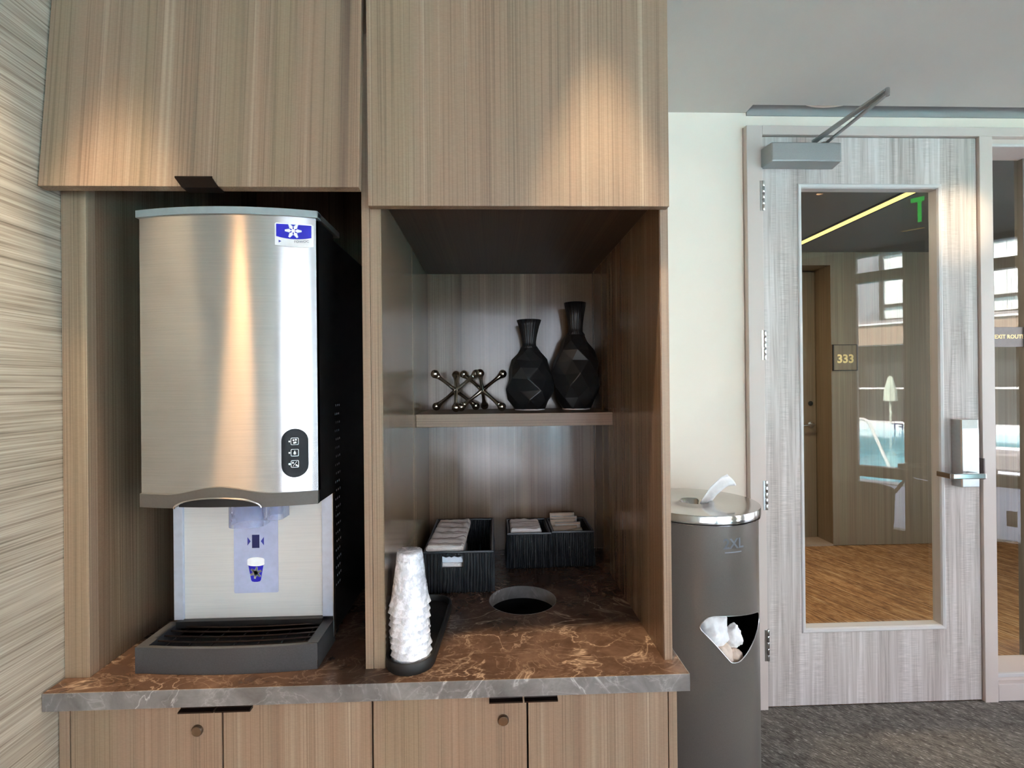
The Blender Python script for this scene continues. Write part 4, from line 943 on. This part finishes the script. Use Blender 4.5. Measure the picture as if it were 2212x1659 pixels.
# ------------------------------------------------------------------ window wall behind the camera and what stands before it
def wbox(s0, s1, o0, o1, z0, z1): return (s0, s1, -o1, -o0, z0, z1)       # offsets outwards -> local -y
S(MB(MW).box(*wbox(-1.0, -.4, -.05, .15, 0, 2.62)).box(*wbox(-6.6, -6.0, -.05, .15, 0, 2.62)).box(*wbox(2.6, 2.9, -.05, .15, 0, 2.62)).box(*wbox(-6.6, 2.9, -.02, .15, 2.5, 2.76)).build('wall_right', M_darkwall))
S(MB(MW).box(*wbox(0, .64, -.05, .12, 0, 2.52)).build('wall_right_column', M_black))
S(MB(MW).box(*wbox(-6.0, 2.6, -.03, .06, 0, .12)).build('baseboard_right', M_mullion))
for k, (s0, s1) in enumerate(((-.4, 0), (.64, 2.6), (-2.5, -1.0), (-4.25, -2.8), (-6.0, -4.55))):
    wn = S(thing('window_%d' % (k+2), None, None, wp((s0+s1)/2, 0, .12)))
    f_ = MB(MW).box(*wbox(s0-.0, s0+.035, -.03, .06, .12, 2.52)).box(*wbox(s1-.035, s1, -.03, .06, .12, 2.52)).box(*wbox(s0+.035, s1-.035, -.03, .06, .545, .635)).box(*wbox(s0+.035, s1-.035, -.03, .06, 2.245, 2.33)).box(*wbox(s0+.035, s1-.035, -.03, .06, 2.475, 2.52))
    if k == 1: f_.box(*wbox(.825, .90, -.03, .06, .12, 2.52))
    if s1-s0 > 1.2:
        for q in (.25, .5, .75): f_.box(*wbox(s0+(s1-s0)*q-.035, s0+(s1-s0)*q+.035, -.03, .06, .12, 2.52))
    f_.build('frame', M_mullion, wn)
    for z0_, z1_ in ((.12, .545), (.635, 2.245), (2.33, 2.475)):
        MB(MW).box(*wbox(s0+.035, s1-.035, .01, .016, z0_, z1_)).build('pane', M_wglass, wn)
S(MB(MW).box(*wbox(-4.55, -4.25, -.05, .12, 0, 2.62)).box(*wbox(-2.8, -2.5, -.05, .12, 0, 2.62)).build('trim_10', M_mullion))
ex = thing('exit_sign', 'clear hanging exit sign with green letters, mirrored in the door glass', 'sign', wp(.36, -1.5, 2.53))
MB(MW).box(*wbox(.135, .53, -1.53, -1.46, 2.485, 2.528)).build('housing', M_satin, ex)
MB(MW).box(*wbox(.145, .52, -1.503, -1.496, 2.286, 2.486)).build('panel', M_acrylic, ex)
MB(MW).box(*wbox(.145, .52, -1.504, -1.495, 2.282, 2.2865)).build('lit_edge', M_led, ex)
text('lettering', 'EXIT', .205, M_exit, ex, wp(.33, -1.506, 2.387), -E1, (0, 0, 1), .001, bold=.004, sx=.66)
# rope-handled basket by the window
rb_ = thing('rope_basket', 'round brown basket with rope handle, mirrored in the door glass', 'basket', wp(-.27, -.35, 0))
bc = wp(-.27, -.35, 0)
MB().lathe([(.15, .0), (.17, .02), (.2, .25), (.21, .50), (.2, .515), (.19, .5), (.18, .25), (.15, .03), (.01, .03)], bc.x, bc.y, 40, False, rfun=lambda a, i: 1+.012*math.cos(a*40)).build('body', M_rope, rb_, True)
for sgn in (-1, 1):
    c_ = bc+E1*.205*sgn
    MB().tube([c_+NW*(.07*math.cos(a))+Vector((0, 0, .485+.10*math.sin(a)))+E1*sgn*.06*math.sin(a) for a in [PI*k/14 for k in range(15)]], .011, 8).build('handle', M_rope, rb_, True)
wb = wp(.20, -.25, 0)
bb = thing('waste_bin', 'black round bin with chrome rim, mirrored in the door glass', 'bin', wb)
MB().lathe([(.14, 0), (.15, .01), (.155, .60)], wb.x, wb.y, 40).build('body', M_black, bb, True)
MB().lathe([(.157, .595), (.162, .60), (.162, .618), (.155, .622), (.135, .618), (.13, .60)], wb.x, wb.y, 40, False).build('rim', M_chrome, bb, True)
nz = thing('notice', 'small white notice on the window, mirrored in the sidelight', 'notice', wp(.76, -.0, .3))
MB(MW).box(*wbox(.73, .79, .0075, .0095, .24, .36)).build('sheet', M_wh, nz)

# ------------------------------------------------------------------ outside: terrace, pool and the house across
S(MB(MW).box(*wbox(-30, 30, .15, 3.4, -.3, -.05)).box(*wbox(-.1, 30, 3.4, 9, -.3, -.05)).box(*wbox(-30, -12, 3.4, 60, -.3, -.05)).box(*wbox(4, 30, 9, 60, -.3, -.05)).box(*wbox(-12, 4, 14.9, 60, -.3, -.05)).build('terrace', M_bounce)); 
S(MB(MW).box(*wbox(-12, -.4, 3.4, 14.3, -.32, -.17)).box(*wbox(-.4, 4, 9.3, 14.3, -.32, -.17)).build('pool_water', M_water))
S(MB(MW).box(*wbox(-12, 4, 14.3, 14.9, -.3, .06)).box(*wbox(-.4, -.1, 3.4, 9.3, -.3, -.03)).box(*wbox(-12, -.4, 3.2, 3.4, -.3, -.03)).box(*wbox(-.1, 4, 9.0, 9.3, -.3, -.03)).build('pool_coping', M_coping))
pm = thing('depth_marker', 'depth marking reading 6 FT on the far pool edge', 'marking', wp(-2.0, 14.27, -.06))
MB(MW).box(*wbox(-4.2, -1.0, 14.26, 14.3, -.17, .05)).build('tile_band', M_coping, pm)
text('lettering', '6 FT', .30, M_navy, pm, wp(-1.85, 14.25, -.06), -E1, (0, 0, 1), .002)
# pool ladder rail
pl = thing('pool_ladder', 'grey tubular ladder rail at the pool edge', 'ladder', wp(-1.2, 5.0, -.05))
MB().tube([wp(-.84, 5.2, -.25), wp(-.9, 5.2, -.05), wp(-1.15, 5.2, .62), wp(-1.19, 5.2, .69), wp(-1.24, 5.2, .72), wp(-1.34, 5.2, .72), wp(-1.39, 5.2, .68), wp(-1.41, 5.2, .60), wp(-1.42, 5.2, -.25)], .026, 10).build('rail', M_coping, pl, True)
bh = thing('bench', 'grey bench on the terrace, mirrored in the sidelight', 'bench', wp(.9, 4.1, -.05))
MB(MW).box(*wbox(.45, 1.9, 3.85, 4.35, .16, .40)).build('seat', M_ledge, bh, bevel=.03)
for s_ in (.55, 1.75):
    for q in (3.92, 4.25): MB(MW).box(*wbox(s_, s_+.06, q, q+.06, -.05, .16)).build('leg', M_mullion, bh)
um = thing('folded_umbrella', 'pale closed umbrella standing beyond the pool', 'umbrella', wp(-2.3, 15.4, -.05))
ub = wp(-2.3, 15.4, 0)
MB().lathe([(.03, -.05), (.03, .70), (.18, .72), (.16, 1.05), (.06, 1.5), (.01, 1.55)], ub.x, ub.y, 16, rfun=lambda a, i: 1+.12*math.cos(a*8)).build('canopy', M_green_off, um, True)
gr = thing('guard_rail', 'white rail along the far side of the pool', 'railing', wp(0, 15.9, -.05))
MB(MW).box(*wbox(-12, 4, 15.85, 15.90, 1.10, 1.16)).build('top_rail', M_coping, gr)
for k in range(9): MB(MW).box(*wbox(-12+2*k-.02, -12+2*k+.02, 15.85, 15.9, -.05, 1.10)).build('post', M_mullion, gr)

hs = thing('house', 'pale house across the pool with curtained upper windows', 'building', wp(0, 16.5, -.05))
FO = 16.5
MB(MW).box(*wbox(-14, 6, FO+.12, FO+.4, 3.44, 7.3)).build('upper_wall', M_panel, hs)
MB(MW).box(*wbox(-14, 6, FO-.05, FO+.4, 2.66, 3.36)).build('tan_band', M_tan, hs)
MB(MW).box(*wbox(-14, 6, FO-.12, FO+.4, 3.36, 3.42)).build('cornice', M_coping, hs)
MB(MW).box(*wbox(-14, 6, FO-.02, FO+.4, 3.42, 3.52)).build('ledge', M_ledge, hs)
MB(MW).box(*wbox(-14, 6, FO+.5, FO+.6, -.05, 2.66)).build('shop_front', M_darkglass, hs)
MB(MW).box(*wbox(-14, 6, FO-.1, FO+6, 7.3, 7.6)).build('roof', M_ledge, hs)
for k in range(8):
    s0 = -13.4+2.4*k; MB(MW).box(*wbox(s0, s0+.35, FO, FO+.4, -.05, 2.66)).build('column', M_ledge, hs)
for k in range(8):
    s0 = -12.35+2.4*k; s1 = s0+1.66
    MB(MW).box(*wbox(s0, s0+.11, FO+.02, FO+.14, 3.5, 6.2)).box(*wbox(s1-.11, s1, FO+.02, FO+.14, 3.5, 6.2)).box(*wbox(s0+.11, s1-.11, FO+.02, FO+.14, 3.97, 4.07)).box(*wbox(s0+.11, s1-.11, FO+.02, FO+.14, 5.80, 5.90)).box(*wbox(s0+.11, s1-.11, FO+.02, FO+.14, 3.5, 3.56)).build('window_frame', M_mullion, hs)
    wf = hs.children[-1]
    cb = MB(MW); n_ = 60
    vv = [(s0+.11+(s1-s0-.22)*i/n_, -(FO+.108+.010*math.sin(i*1.4)+.006*math.sin(i*3.1)), z) for z in (3.55, 6.2) for i in range(n_+1)]
    cb.add(vv, [(i, i+1, n_+2+i, n_+1+i) for i in range(n_)]).build('curtain', M_curtain, wf, True, normals=False)
